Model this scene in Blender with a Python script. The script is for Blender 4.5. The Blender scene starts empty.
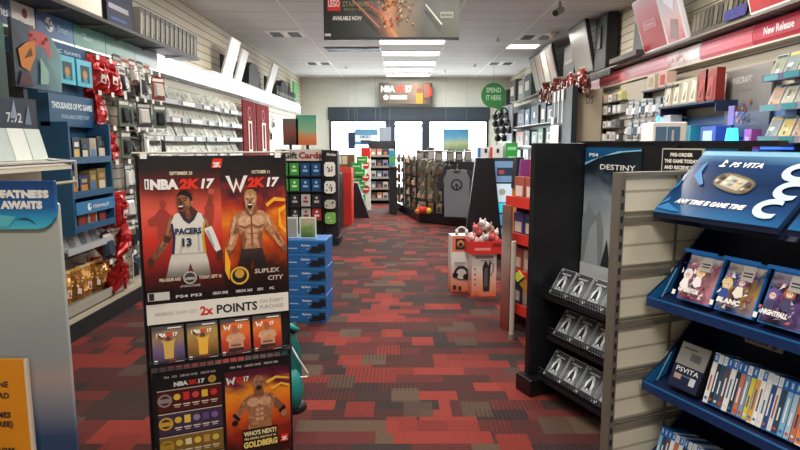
import bpy, math, random
from mathutils import Matrix, Vector
random.seed(7)
S = bpy.context.scene
COL = S.collection
PI = math.pi
R = math.radians

# ------------------------------------------------------------------ camera
TILT = math.atan(82 / 600)
cam = bpy.data.cameras.new('camera'); cam.lens = 27; cam.sensor_width = 36
cam.clip_start = 0.05; cam.clip_end = 200
co = bpy.data.objects.new('camera', cam); COL.objects.link(co)
co.location = (0, 0, 1.45); co.rotation_euler = (PI / 2 - TILT, 0, 0)
S.camera = co
# ------------------------------------------------------------------ world, exposure
W = bpy.data.worlds.new('sky'); S.world = W; W.use_nodes = True
W.node_tree.nodes['Background'].inputs[0].default_value = (0.86, 0.93, 1.0, 1)
W.node_tree.nodes['Background'].inputs[1].default_value = 8.0
S.view_settings.view_transform = 'Standard'; S.view_settings.look = 'None'
S.view_settings.gamma = 1; S.view_settings.use_curve_mapping = False
S.view_settings.exposure = 0.0
LAMP = 1.0
WALL_L, WALL_R, BACK, CEIL, REAR = -2.75, 3.05, 17.2, 3.25, -2.5

def area(name, loc, sx, sy, power, col=(1, .96, .9), rot=(0, 0, 0)):
    l = bpy.data.lights.new(name, 'AREA'); l.shape = 'RECTANGLE'; l.size = sx; l.size_y = sy
    l.energy = power * LAMP; l.color = col
    o = bpy.data.objects.new(name, l); COL.objects.link(o); o.location = loc; o.rotation_euler = rot
    return o
# daylight through the shop front
area('daylight', (0.25, BACK + 0.5, 1.3), 4.4, 1.8, 520, (.85, .93, 1.0), (R(-90), 0, 0))

# ------------------------------------------------------------------ photo rays, used to read real positions
_c, _s = math.cos(TILT), math.sin(TILT)
def ray(px, py):
    u = (px - 400) / 600; v = (225 - py) / 600
    return (u, _c + _s * v, -_s + _c * v)
def atY(px, py, Y):
    r = ray(px, py); k = Y / r[1]; return Vector((r[0] * k, Y, 1.45 + r[2] * k))
def atX(px, py, X):
    r = ray(px, py); k = X / r[0]; return Vector((X, r[1] * k, 1.45 + r[2] * k))
def atZ(px, py, Z):
    r = ray(px, py); k = (Z - 1.45) / r[2]; return Vector((r[0] * k, r[1] * k, Z))

# ------------------------------------------------------------------ materials
def lin(c):
    c = c / 255
    return c / 12.92 if c <= .04045 else ((c + .055) / 1.055) ** 2.4
def rgb(h):
    if isinstance(h, str):
        h = h.lstrip('#'); h = tuple(int(h[i:i + 2], 16) for i in (0, 2, 4))
    return tuple(lin(c) for c in h) + (1,)
_mats = {}
def M(h, rough=.55, metal=0, emit=0, var=.06, spec=.4, scale=9):
    """plain surface with a slight procedural mottling"""
    key = (h, rough, metal, emit, var, spec, scale)
    if key in _mats: return _mats[key]
    m = bpy.data.materials.new('paint_%s' % str(h).strip('#')); m.use_nodes = True
    nt = m.node_tree; b = nt.nodes['Principled BSDF']; c = rgb(h)
    b.inputs['Roughness'].default_value = rough; b.inputs['Metallic'].default_value = metal
    b.inputs['Specular IOR Level'].default_value = spec
    b.inputs['Base Color'].default_value = c
    if var:
        tc = nt.nodes.new('ShaderNodeTexCoord'); n = nt.nodes.new('ShaderNodeTexNoise'); n.inputs['Scale'].default_value = scale
        n.inputs['Detail'].default_value = 1
        mx = nt.nodes.new('ShaderNodeMix'); mx.data_type = 'RGBA'
        mx.inputs[6].default_value = tuple(x * (1 - var) for x in c[:3]) + (1,)
        mx.inputs[7].default_value = tuple(min(1, x * (1 + var)) for x in c[:3]) + (1,)
        nt.links.new(tc.outputs['Object'], n.inputs['Vector']); nt.links.new(n.outputs['Fac'], mx.inputs[0])
        nt.links.new(mx.outputs[2], b.inputs['Base Color'])
    if emit:
        b.inputs['Emission Color'].default_value = c; b.inputs['Emission Strength'].default_value = emit
    _mats[key] = m
    return m
def art(name, stops, scale=3.0, axis='Z', span=(0, 1), swirl=.35, rough=.35, detail=3, emit=0, seed=0.0):
    """printed artwork: colours flow along one axis, broken up by noise"""
    if name in _mats: return _mats[name]
    m = bpy.data.materials.new(name); m.use_nodes = True; nt = m.node_tree; b = nt.nodes['Principled BSDF']
    b.inputs['Roughness'].default_value = rough
    tc = nt.nodes.new('ShaderNodeTexCoord'); sp = nt.nodes.new('ShaderNodeSeparateXYZ')
    nt.links.new(tc.outputs['Object'], sp.inputs[0])
    mr = nt.nodes.new('ShaderNodeMapRange'); mr.clamp = False
    nt.links.new(sp.outputs[axis], mr.inputs[0]); mr.inputs[1].default_value = span[0]; mr.inputs[2].default_value = span[1]
    mp = nt.nodes.new('ShaderNodeMapping'); mp.inputs['Location'].default_value = (seed, seed * 2, seed)
    nt.links.new(tc.outputs['Object'], mp.inputs[0])
    n = nt.nodes.new('ShaderNodeTexNoise'); n.inputs['Scale'].default_value = scale; n.inputs['Detail'].default_value = detail
    n.inputs['Distortion'].default_value = 1.2; nt.links.new(mp.outputs[0], n.inputs['Vector'])
    a = nt.nodes.new('ShaderNodeMath'); a.operation = 'MULTIPLY_ADD'
    nt.links.new(n.outputs['Fac'], a.inputs[0]); a.inputs[1].default_value = swirl * 2
    a2 = nt.nodes.new('ShaderNodeMath'); a2.operation = 'SUBTRACT'; nt.links.new(mr.outputs[0], a2.inputs[0]); a2.inputs[1].default_value = swirl
    nt.links.new(a2.outputs[0], a.inputs[2])
    cr = nt.nodes.new('ShaderNodeValToRGB'); e = cr.color_ramp.elements
    while len(e) < len(stops): e.new(.5)
    for i, (p, c) in enumerate(stops): e[i].position = p; e[i].color = rgb(c)
    nt.links.new(a.outputs[0], cr.inputs[0]); nt.links.new(cr.outputs[0], b.inputs['Base Color'])
    if emit:
        nt.links.new(cr.outputs[0], b.inputs['Emission Color']); b.inputs['Emission Strength'].default_value = emit
    _mats[name] = m
    return m
def nodes_mat(name):
    m = bpy.data.materials.new(name); m.use_nodes = True; _mats[name] = m
    return m, m.node_tree, m.node_tree.nodes['Principled BSDF']
def math_node(nt, op, a, b=None, c=None):
    n = nt.nodes.new('ShaderNodeMath'); n.operation = op
    for i, v in enumerate((a, b, c)):
        if v is None: continue
        if isinstance(v, (int, float)): n.inputs[i].default_value = v
        else: nt.links.new(v, n.inputs[i])
    return n.outputs[0]

BLACK = M('15151a', .45); DARK = M('24242b', .5); WHITE = M('e8e6e0', .5); CHROME = M('c8c8c8', .3, .9)
GREY = M('8c8a85', .5); NAVY = M('13284e', .4); RED = M('c8281e', .5); BLUE = M('1f66b4', .4); GREEN = M('2f9a3c', .5)
SILVER = M('b9bab6', .3, .3); ORANGE = M('e8821e', .5); YELLOW = M('e8c83c', .5); CREAM = M('cfc8b4', .55)
WIRE = M('3a3a3c', .35, .7)

# ------------------------------------------------------------------ mesh builder
_text = {}
def text_mesh(s, bold):
    k = (s, bold)
    if k not in _text:
        cu = bpy.data.curves.new('t', 'FONT'); cu.body = s; cu.size = 1; cu.offset = bold; cu.resolution_u = 2
        o = bpy.data.objects.new('t', cu); COL.objects.link(o)
        dg = bpy.context.evaluated_depsgraph_get(); me = bpy.data.meshes.new_from_object(o.evaluated_get(dg))
        vs = [(v.co.x, v.co.y) for v in me.vertices]; fs = [tuple(p.vertices) for p in me.polygons]
        bpy.data.objects.remove(o); bpy.data.curves.remove(cu); bpy.data.meshes.remove(me)
        xs = [v[0] for v in vs] or [0, 1]
        _text[k] = (vs, fs, min(xs), max(xs))
    return _text[k]
class MB:
    n = 0
    def __init__(s): s.v = []; s.f = []; s.mi = []; s.ms = []; s.m = Matrix(); s.lay = 0; s.step = .0006; s.smooth = False
    def mat(s, m):
        if m not in s.ms: s.ms.append(m)
        return s.ms.index(m)
    def add(s, vs, fs, m):
        n = len(s.v); s.v += [tuple(s.m @ Vector(p)) for p in vs]; i = s.mat(m)
        for f in fs: s.f.append(tuple(n + k for k in f)); s.mi.append(i)
        return s
    def box(s, x0, x1, y0, y1, z0, z1, m):
        return s.add([(x, y, z) for x in (x0, x1) for y in (y0, y1) for z in (z0, z1)],
                     [(0, 1, 3, 2), (4, 6, 7, 5), (0, 4, 5, 1), (2, 3, 7, 6), (0, 2, 6, 4), (1, 5, 7, 3)], m)
    def prism(s, pts, y0, y1, m):
        n = len(pts)
        return s.add([(p[0], y0, p[1]) for p in pts] + [(p[0], y1, p[1]) for p in pts],
                     [tuple(range(n)), tuple(range(2 * n - 1, n - 1, -1))] + [(i, i + n, (i + 1) % n + n, (i + 1) % n) for i in range(n)], m)
    def prismx(s, pts, x0, x1, m):
        n = len(pts)
        return s.add([(x0, p[0], p[1]) for p in pts] + [(x1, p[0], p[1]) for p in pts],
                     [tuple(range(n)), tuple(range(2 * n - 1, n - 1, -1))] + [(i, i + n, (i + 1) % n + n, (i + 1) % n) for i in range(n)], m)
    def prismz(s, pts, z0, z1, m):
        n = len(pts)
        return s.add([(p[0], p[1], z0) for p in pts] + [(p[0], p[1], z1) for p in pts],
                     [tuple(range(n - 1, -1, -1)), tuple(range(n, 2 * n))] + [(i, (i + 1) % n, (i + 1) % n + n, i + n) for i in range(n)], m)
    def poly(s, pts, y, m):
        s.lay += 1; y = y - s.lay * s.step
        return s.add([(p[0], y, p[1]) for p in pts], [tuple(range(len(pts)))], m)
    def rect(s, x0, z0, x1, z1, y, m): return s.poly([(x0, z0), (x1, z0), (x1, z1), (x0, z1)], y, m)
    def disc(s, cx, cz, r, y, m, n=16, rz=None):
        rz = rz or r
        return s.poly([(cx + r * math.cos(2 * PI * i / n), cz + rz * math.sin(2 * PI * i / n)) for i in range(n)], y, m)
    def text(s, t, x, z, size, y, m, align='l', width=None, bold=.02, shear=0, yscale=1):
        vs, fs, a, b = text_mesh(t, bold); s.lay += 1
        k = size if width is None else width / max(b - a, .01)
        w = (b - a) * k; ox = x - a * k - (0 if align == 'l' else w / 2 if align == 'c' else w)
        sz = size * yscale
        return s.add([(ox + p[0] * k + shear * p[1] * sz, y - s.lay * s.step, z + p[1] * sz) for p in vs], fs, m)
    def cyl(s, p0, p1, r, m, n=8, r1=None):
        p0, p1 = Vector(p0), Vector(p1); d = (p1 - p0).normalized(); a = d.orthogonal().normalized(); b = d.cross(a)
        r1 = r if r1 is None else r1
        ring = lambda c, q: [tuple(c + (a * math.cos(2 * PI * i / n) + b * math.sin(2 * PI * i / n)) * q) for i in range(n)]
        return s.add(ring(p0, r) + ring(p1, r1), [(i, (i + 1) % n, (i + 1) % n + n, i + n) for i in range(n)] + [tuple(range(n - 1, -1, -1)), tuple(range(n, 2 * n))], m)
    def tube(s, pts, r, m, n=6):
        for a, b in zip(pts, pts[1:]): s.cyl(a, b, r, m, n)
        return s
    def blob(s, c, rad, m, nu=12, nv=8, jit=0, rnd=None):
        rnd = rnd or random; vs = [(c[0], c[1], c[2] - rad[2])]
        for j in range(1, nv):
            t = -PI / 2 + PI * j / nv
            for i in range(nu):
                u = 2 * PI * i / nu; q = 1 + (rnd.uniform(-jit, jit) if jit else 0)
                vs.append((c[0] + rad[0] * math.cos(t) * math.cos(u) * q, c[1] + rad[1] * math.cos(t) * math.sin(u) * q, c[2] + rad[2] * math.sin(t) * q))
        vs.append((c[0], c[1], c[2] + rad[2])); n = len(vs) - 1; fs = []
        for i in range(nu):
            fs.append((0, 1 + (i + 1) % nu, 1 + i)); fs.append((n, n - nu + i, n - nu + (i + 1) % nu))
            for j in range(nv - 2):
                a = 1 + j * nu; fs.append((a + i, a + (i + 1) % nu, a + nu + (i + 1) % nu, a + nu + i))
        return s.add(vs, fs, m)
    def mesh(s, name):
        me = bpy.data.meshes.new(name); me.from_pydata(s.v, [], s.f)
        for m in s.ms: me.materials.append(m)
        me.polygons.foreach_set('material_index', s.mi)
        if s.smooth: me.polygons.foreach_set('use_smooth', [True] * len(s.f))
        me.update(); return me
    def build(s, name, parent=None, loc=(0, 0, 0), rot=(0, 0, 0), bevel=0):
        o = bpy.data.objects.new(name, s.mesh(name)); COL.objects.link(o); o.parent = parent
        o.location = loc; o.rotation_euler = rot; MB.n += 1; o['n'] = MB.n
        if bevel:
            b = o.modifiers.new('bevel', 'BEVEL'); b.width = bevel; b.segments = 2; b.limit_method = 'ANGLE'
        return o
def tag(o, label, cat, group=None):
    o['label'] = label; o['category'] = cat
    if group: o['group'] = group
    return o
def thing(name, label, cat, loc=(0, 0, 0), rz=0, group=None, rx=0):
    o = bpy.data.objects.new(name, None); COL.objects.link(o); o.location = loc; o.rotation_euler = (rx, 0, rz)
    return tag(o, label, cat, group)
def struct(name, mb, parent=None, **k):
    o = mb.build(name, parent, **k)
    if parent is None: o['kind'] = 'structure'
    return o
def dup(root, label, loc, rz=None, group=None, rx=None, scale=None):
    r = root.copy(); COL.objects.link(r); r.location = loc
    e = list(r.rotation_euler)
    if rz is not None: e[2] = rz
    if rx is not None: e[0] = rx
    r.rotation_euler = e; r['label'] = label
    if scale: r.scale = scale
    if group: r['group'] = group
    for ch in list(root.children):
        c = ch.copy(); COL.objects.link(c); c.parent = r
        for g in ch.children:
            d = g.copy(); COL.objects.link(d); d.parent = c
    return r
PRINTS = {'lettering', 'print', 'artwork', 'printed_front', 'cover', 'picture', 'emblem', 'side_print', 'printed_logo', 'price_labels', 'spots', 'leaflets', 'label', 'console_picture', 'printed_label', 'window_print', 'screen', 'piping'}
HOSTS = {'sign_board', 'board', 'poster_board', 'carton', 'card', 'shell', 'panel', 'body', 'case', 'column', 'header_board', 'upper_sign', 'logo_plate', 'price_rail', 'tray', 'pouch', 'bezel', 'side_panel', 'back_panel', 'body_board', 'frame', 'screen_tower', 'front'}
def stem(o): return o.name.split('.')[0]
def nest(t):
    """printing sits on the part it is printed on: make it that part's own child"""
    ch = sorted([c for c in t.children if c.type == 'MESH'], key=lambda c: c['n'])
    for c in ch:
        if stem(c) in PRINTS:
            hs = [h for h in ch if stem(h) in HOSTS and h['n'] < c['n']]
            if stem(c) == 'cover': hs = [h for h in ch if stem(h) == 'case' and h['n'] < c['n']]
            if hs:
                h = hs[-1]; m = h.matrix_basis.inverted() @ c.matrix_basis; c.parent = h; c.matrix_parent_inverse = Matrix(); c.matrix_basis = m
class Kind:
    """first call places the prototype itself, later ones copy it"""
    def __init__(s, make): s.make = make; s.first = None
    def put(s, label, loc, rz=0, group=None, rx=0, scale=None):
        if s.first is None:
            s.first = o = s.make(); nest(o); o.location = loc; o.rotation_euler = (rx, 0, rz); o['label'] = label
            if scale: o.scale = scale
            if group: o['group'] = group
            return o
        return dup(s.first, label, loc, rz, group, rx, scale or (1, 1, 1))
ORD = ['first', 'second', 'third', 'fourth', 'fifth', 'sixth', 'seventh', 'eighth', 'ninth', 'tenth', 'eleventh', 'twelfth', 'thirteenth',
       'fourteenth', 'fifteenth', 'sixteenth', 'seventeenth', 'eighteenth', 'nineteenth', 'twentieth']
def nth(i):
    if i < 20: return ORD[i]
    t = ['twenty', 'thirty', 'forty'][(i + 1) // 10 - 2]; u = (i + 1) % 10
    return t + '-' + ORD[u - 1] if u else {'twenty': 'twentieth', 'thirty': 'thirtieth', 'forty': 'fortieth'}[t]

# ================================================================== THE ROOM
# carpet: rectangular planks of red, maroon, taupe and brown, ribbed
m, nt, b = nodes_mat('carpet'); CARPET = m
tc = nt.nodes.new('ShaderNodeTexCoord'); sp = nt.nodes.new('ShaderNodeSeparateXYZ'); nt.links.new(tc.outputs['Object'], sp.inputs[0])
X, Y = sp.outputs['X'], sp.outputs['Y']
def cell(sx, sy, off, seed):
    row = math_node(nt, 'FLOOR', math_node(nt, 'DIVIDE', Y, sy))
    sh = math_node(nt, 'MULTIPLY', row, off)
    col = math_node(nt, 'FLOOR', math_node(nt, 'ADD', math_node(nt, 'DIVIDE', X, sx), sh))
    cx = nt.nodes.new('ShaderNodeCombineXYZ'); nt.links.new(col, cx.inputs[0]); nt.links.new(row, cx.inputs[1]); cx.inputs[2].default_value = seed
    w = nt.nodes.new('ShaderNodeTexWhiteNoise'); nt.links.new(cx.outputs[0], w.inputs['Vector'])
    return w.outputs['Value'], w.outputs['Color']
A, AC = cell(.5, .25, .37, 3.1); B, BC = cell(.29, .125, .61, 7.7); C2, CC = cell(.16, .19, .43, 1.3)
pick = math_node(nt, 'GREATER_THAN', B, .48)
pick2 = math_node(nt, 'GREATER_THAN', C2, .83)
v1 = nt.nodes.new('ShaderNodeMix'); nt.links.new(pick, v1.inputs[0]); nt.links.new(A, v1.inputs[2]); sB = nt.nodes.new('ShaderNodeSeparateColor'); nt.links.new(BC, sB.inputs[0]); nt.links.new(sB.outputs[1], v1.inputs[3])
v2 = nt.nodes.new('ShaderNodeMix'); nt.links.new(pick2, v2.inputs[0]); nt.links.new(v1.outputs[0], v2.inputs[2]); sC = nt.nodes.new('ShaderNodeSeparateColor'); nt.links.new(CC, sC.inputs[0]); nt.links.new(sC.outputs[0], v2.inputs[3])
cr = nt.nodes.new('ShaderNodeValToRGB'); cr.color_ramp.interpolation = 'CONSTANT'; e = cr.color_ramp.elements
cols = [(0, '48211f'), (.2, '362422'), (.36, '5c2522'), (.54, '312623'), (.66, '45241f'), (.77, '772a22'), (.87, '4e3a30'), (.93, '822f26'), (.98, '584436')]
while len(e) < len(cols): e.new(.5)
for i, (p, c) in enumerate(cols): e[i].position = p; e[i].color = rgb(c)
nt.links.new(v2.outputs[0], cr.inputs[0])
sel = math_node(nt, 'GREATER_THAN', A, .5)
st = nt.nodes.new('ShaderNodeMix'); nt.links.new(sel, st.inputs[0]); nt.links.new(X, st.inputs[2]); nt.links.new(Y, st.inputs[3])
rib = math_node(nt, 'GREATER_THAN', math_node(nt, 'SINE', math_node(nt, 'MULTIPLY', st.outputs[0], 2 * PI / .024)), .1)
no = nt.nodes.new('ShaderNodeTexNoise'); no.inputs['Scale'].default_value = 60; no.inputs['Detail'].default_value = 3; nt.links.new(tc.outputs['Object'], no.inputs['Vector'])
strong = math_node(nt, 'MULTIPLY_ADD', math_node(nt, 'GREATER_THAN', B, .6), .3, .06)
k = math_node(nt, 'SUBTRACT', math_node(nt, 'ADD', .65, math_node(nt, 'MULTIPLY', no.outputs['Fac'], .7)), math_node(nt, 'MULTIPLY', rib, strong))
mx = nt.nodes.new('ShaderNodeVectorMath'); mx.operation = 'SCALE'; nt.links.new(cr.outputs[0], mx.inputs[0]); nt.links.new(k, mx.inputs['Scale'])
nt.links.new(mx.outputs[0], b.inputs['Base Color']); b.inputs['Roughness'].default_value = .85; b.inputs['Specular IOR Level'].default_value = .25
# slatwall: cream boards with dark grooves every 10 cm
def slatwall(name, base, groove, pitch=.1, gw=.1, axis='Z'):
    m, nt, b = nodes_mat(name)
    tc = nt.nodes.new('ShaderNodeTexCoord'); sp = nt.nodes.new('ShaderNodeSeparateXYZ'); nt.links.new(tc.outputs['Object'], sp.inputs[0])
    fr = math_node(nt, 'FRACT', math_node(nt, 'DIVIDE', sp.outputs[axis], pitch))
    g = math_node(nt, 'LESS_THAN', fr, gw)
    mx = nt.nodes.new('ShaderNodeMix'); mx.data_type = 'RGBA'; nt.links.new(g, mx.inputs[0]); mx.inputs[6].default_value = rgb(base); mx.inputs[7].default_value = rgb(groove)
    nt.links.new(mx.outputs[2], b.inputs['Base Color']); b.inputs['Roughness'].default_value = .5
    bp = nt.nodes.new('ShaderNodeBump'); bp.inputs['Strength'].default_value = .6; bp.inputs['Distance'].default_value = .01; bp.invert = True
    nt.links.new(g, bp.inputs['Height']); nt.links.new(bp.outputs[0], b.inputs['Normal'])
    return m
SLAT = slatwall('slatwall_cream', 'c6bda8', '4a453c')
PLASTER = M('d8ddd4', .7)
# ceiling tiles with T-bars
m, nt, b = nodes_mat('ceiling_tiles'); TILES = m
tc = nt.nodes.new('ShaderNodeTexCoord'); sp = nt.nodes.new('ShaderNodeSeparateXYZ'); nt.links.new(tc.outputs['Object'], sp.inputs[0])
fx = math_node(nt, 'FRACT', math_node(nt, 'DIVIDE', math_node(nt, 'ADD', sp.outputs['X'], .385), 1.2))
fy = math_node(nt, 'FRACT', math_node(nt, 'DIVIDE', math_node(nt, 'ADD', sp.outputs['Y'], -.07), .61))
g = math_node(nt, 'LESS_THAN', fx, .022); g2 = math_node(nt, 'LESS_THAN', fy, .045)
no = nt.nodes.new('ShaderNodeTexNoise'); no.inputs['Scale'].default_value = 2.5; nt.links.new(tc.outputs['Object'], no.inputs['Vector'])
mx0 = nt.nodes.new('ShaderNodeMix'); mx0.data_type = 'RGBA'; nt.links.new(no.outputs['Fac'], mx0.inputs[0]); mx0.inputs[6].default_value = rgb('c6c4c0'); mx0.inputs[7].default_value = rgb('d0cecb')
mx1 = nt.nodes.new('ShaderNodeMix'); mx1.data_type = 'RGBA'; nt.links.new(g2, mx1.inputs[0]); nt.links.new(mx0.outputs[2], mx1.inputs[6]); mx1.inputs[7].default_value = rgb('a8a5a0')
mx2 = nt.nodes.new('ShaderNodeMix'); mx2.data_type = 'RGBA'; nt.links.new(g, mx2.inputs[0]); nt.links.new(mx1.outputs[2], mx2.inputs[6]); mx2.inputs[7].default_value = rgb('e4e0d8')
nt.links.new(mx2.outputs[2], b.inputs['Base Color']); b.inputs['Roughness'].default_value = .8

struct('floor', MB().box(WALL_L - .1, WALL_R + .1, REAR - .1, BACK + .1, -.1, 0, CARPET))
struct('ceiling', MB().box(WALL_L - .1, WALL_R + .1, REAR - .1, BACK + .1, CEIL, CEIL + .1, TILES))
struct('wall_left', MB().box(WALL_L - .1, WALL_L, REAR, BACK, 0, CEIL, SLAT))
struct('wall_right', MB().box(WALL_R, WALL_R + .1, REAR, BACK, 0, CEIL, SLAT))
struct('wall_rear', MB().box(WALL_L, WALL_R, REAR - .1, REAR, 0, CEIL, PLASTER))
# front wall of the shop: solid above 2.45 m and at both sides of the glazing
HEADM = M('37434f', .5)
FRAME = M('30363f', .4, .3)
g0, g1 = -2.0, 2.5
mb = MB(); mb.box(WALL_L, WALL_R, BACK, BACK + .15, 2.45, CEIL, PLASTER); mb.box(WALL_L, g0, BACK, BACK + .15, 0, 2.45, PLASTER); mb.box(g1, WALL_R, BACK, BACK + .15, 0, 2.45, PLASTER)
struct('wall_front', mb)
struct('trim_1', MB().box(g0 - .03, g1 + .03, BACK - .06, BACK + .1, 2.1, 2.45, HEADM))
struct('baseboard_left', MB().box(WALL_L, WALL_L + .03, REAR, BACK, 0, .12, BLACK))
struct('baseboard_right', MB().box(WALL_R - .03, WALL_R, REAR, BACK, 0, .12, BLACK))
# glazing
m = bpy.data.materials.new('shop_glass'); m.use_nodes = True; nt = m.node_tree; nt.nodes.clear()
out = nt.nodes.new('ShaderNodeOutputMaterial'); mixn = nt.nodes.new('ShaderNodeMixShader'); tr = nt.nodes.new('ShaderNodeBsdfTransparent'); gl = nt.nodes.new('ShaderNodeBsdfGlossy')
gl.inputs['Roughness'].default_value = .02; mixn.inputs[0].default_value = .06; tr.inputs[0].default_value = (.97, .99, .98, 1)
nt.links.new(tr.outputs[0], mixn.inputs[1]); nt.links.new(gl.outputs[0], mixn.inputs[2]); nt.links.new(mixn.outputs[0], out.inputs[0]); GLASS = m
def bay(name, x0, x1, z0, z1, door=False):
    t = .06; mb = MB()
    mb.box(x0, x0 + t, BACK - .04, BACK + .06, z0, z1, FRAME); mb.box(x1 - t, x1, BACK - .04, BACK + .06, z0, z1, FRAME)
    mb.box(x0 + t, x1 - t, BACK - .04, BACK + .06, z1 - t, z1, FRAME); mb.box(x0 + t, x1 - t, BACK - .04, BACK + .06, z0, z0 + (t if not door else .2), FRAME)
    o = struct(name, mb); p = MB().box(x0 + t, x1 - t, BACK, BACK + .01, z0 + .05, z1 - t, GLASS).build('pane', o)
    return o
bay('window_1', g0, -.35, .3, 2.1); bay('window_2', .78, g1, .3, 2.1)
d = bay('door_1', -.2, .68, 0, 2.1, True)
MB().box(-.15, .63, BACK - .09, BACK - .05, 1.0, 1.06, SILVER).build('push_bar', d)
MB().box(-.15, .63, BACK - .05, BACK + .05, 1.9, 1.95, FRAME).build('transom', d)
struct('trim_2', MB().box(-.35, -.2, BACK - .05, BACK + .08, 0, 2.1, FRAME)); struct('trim_3', MB().box(.68, .78, BACK - .05, BACK + .08, 0, 2.1, FRAME))
struct('trim_4', MB().box(g0, -.35, BACK - .04, BACK + .1, 0, .3, FRAME)); struct('trim_5', MB().box(.78, g1, BACK - .04, BACK + .1, 0, .3, FRAME))
# outside
PAVE = M('c9c7c2', .9)
struct('pavement', MB().box(-30, 30, BACK + .15, BACK + 60, -.12, -.02, PAVE))

# ================================================================== CEILING
DIFF = M('fff8ee', .5, 0, 7, var=0)
def troffer_kind(w, l, p):
    def mk():
        t = thing('ceiling_light', '', 'ceiling light')
        mb = MB(); mb.box(0, w, 0, .03, -.012, 0, WHITE); mb.box(0, w, l - .03, l, -.012, 0, WHITE); mb.box(0, .03, .03, l - .03, -.012, 0, WHITE); mb.box(w - .03, w, .03, l - .03, -.012, 0, WHITE)
        mb.build('frame', t); MB().box(.03, w - .03, .03, l - .03, -.008, -.001, DIFF).build('diffuser', t)
        return t
    return Kind(mk)
big, small = troffer_kind(1.19, .6, 1), troffer_kind(.6, .5, 1)
ys = [10.73, 12.2, 13.67, 14.9, 16.1]
for i, y in enumerate(ys):
    big.put('wide white fluorescent ceiling light over the aisle, %s beyond the hanging poster' % ORD[i], (-.38, y, CEIL), 0, 'wide ceiling lights over the aisle')
    area('lamp', (.215, y + .3, CEIL - .03), 1.1, .5, [75, 70, 60, 40, 18][i])
for i, y in enumerate([-.8, 1.6, 4.0, 6.4]):
    area('lamp', (.215, y + .3, CEIL - .03), 1.1, .5, [84, 58, 62, 78][i])
for i, (x, y) in enumerate([(-2.0, 1.6), (-2.0, 5.2), (2.2, 1.6), (2.0, 5.2), (1.9, 8.4), (-1.6, 9.0)]):  # unseen side lamps; the last two are added to brighten the side walls
    area('lamp', (x, y, CEIL - .03), .55, .5, [18, 18, 18, 40, 34, 26][i])
small.put('small square ceiling light at the right above the monitors', (2.0, 11.36, CEIL))
area('lamp', (2.3, 11.6, CEIL - .03), .5, .4, 30)
def mk_vent():
    t = thing('ceiling_vent', '', 'vent')
    mb = MB(); mb.box(0, .6, 0, .6, -.008, 0, WHITE); mb.build('frame', t)
    mb = MB()
    for q in (.0, .3):
        for r_ in (.05, .1, .15, .2):
            mb.box(.06 + q, .24 + q, .08 + r_ * 2, .14 + r_ * 2, -.02, -.009, BLACK)
    mb.build('louvre', t); return t
vent = Kind(mk_vent)
for i, (px, py, w) in enumerate([(263, 27, 'left vent nearest the hanging poster'), (303, 58, 'left vent farther along towards the front windows'), (300, 75, 'left vent nearest the shop windows'), (523, 30, 'right vent nearest the camera'), (490, 58, 'right vent, second towards the windows'), (477, 76, 'right vent nearest the shop windows')]):
    p = atZ(px, py + 3, CEIL); vent.put('square louvred ceiling vent, ' + w, p, 0, 'ceiling vents')
p = atZ(323, 47, CEIL)
mb = MB(); mb.box(0, 1.1, 0, .5, -.01, 0, GREY)
t = thing('return_grille', 'long dark return air grille in the ceiling left of the lights', 'vent', p); mb.build('frame', t)
mb = MB()
for i in range(8): mb.box(.04, 1.06, .03 + i * .056, .06 + i * .056, -.025, -.011, DARK)
mb.build('louvre', t)
def mk_spr():
    t = thing('sprinkler_head', '', 'sprinkler'); mb = MB(); mb.cyl((0, 0, -.06), (0, 0, 0), .018, CHROME); mb.build('stem', t)
    MB().cyl((0, 0, -.075), (0, 0, -.06), .045, CHROME, 12).build('deflector', t); return t
spr = Kind(mk_spr)
for px, py, w in [(346, 66, 'left of the lights, nearer'), (357, 79, 'near the front wall, left side'), (475, 64, 'right of the lights'), (498, 38, 'right side, nearest camera'), (445, 70, 'between lights and right vent')]:
    spr.put('small ceiling sprinkler head ' + w, atZ(px, py, CEIL), 0, 'sprinkler heads')
def camera_dome(label, px, py, name='security_camera'):
    p = atZ(px, py, CEIL); t = thing(name, label, 'security camera', p)
    MB().cyl((0, 0, -.1), (0, 0, 0), .02, GREY).cyl((0, 0, -.02), (0, 0, 0), .06, WHITE, 12).build('mount', t)
    MB().cyl((.02, 0, -.12), (-.1, -.2, -.2), .045, GREY, 10).build('body', t); MB().cyl((-.1, -.2, -.2), (-.108, -.216, -.206), .035, BLACK, 10).build('lens', t)
camera_dome('grey bullet security camera hanging from the ceiling at top right', 560, 0)
t = thing('smoke_detector', 'small round white detector dome on ceiling above the monitors', 'detector', atZ(553, 33, CEIL))
MB().cyl((0, 0, -.03), (0, 0, 0), .09, WHITE, 16).build('base', t); MB().blob((0, 0, -.035), (.07, .07, .05), WHITE).build('dome', t)

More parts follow.
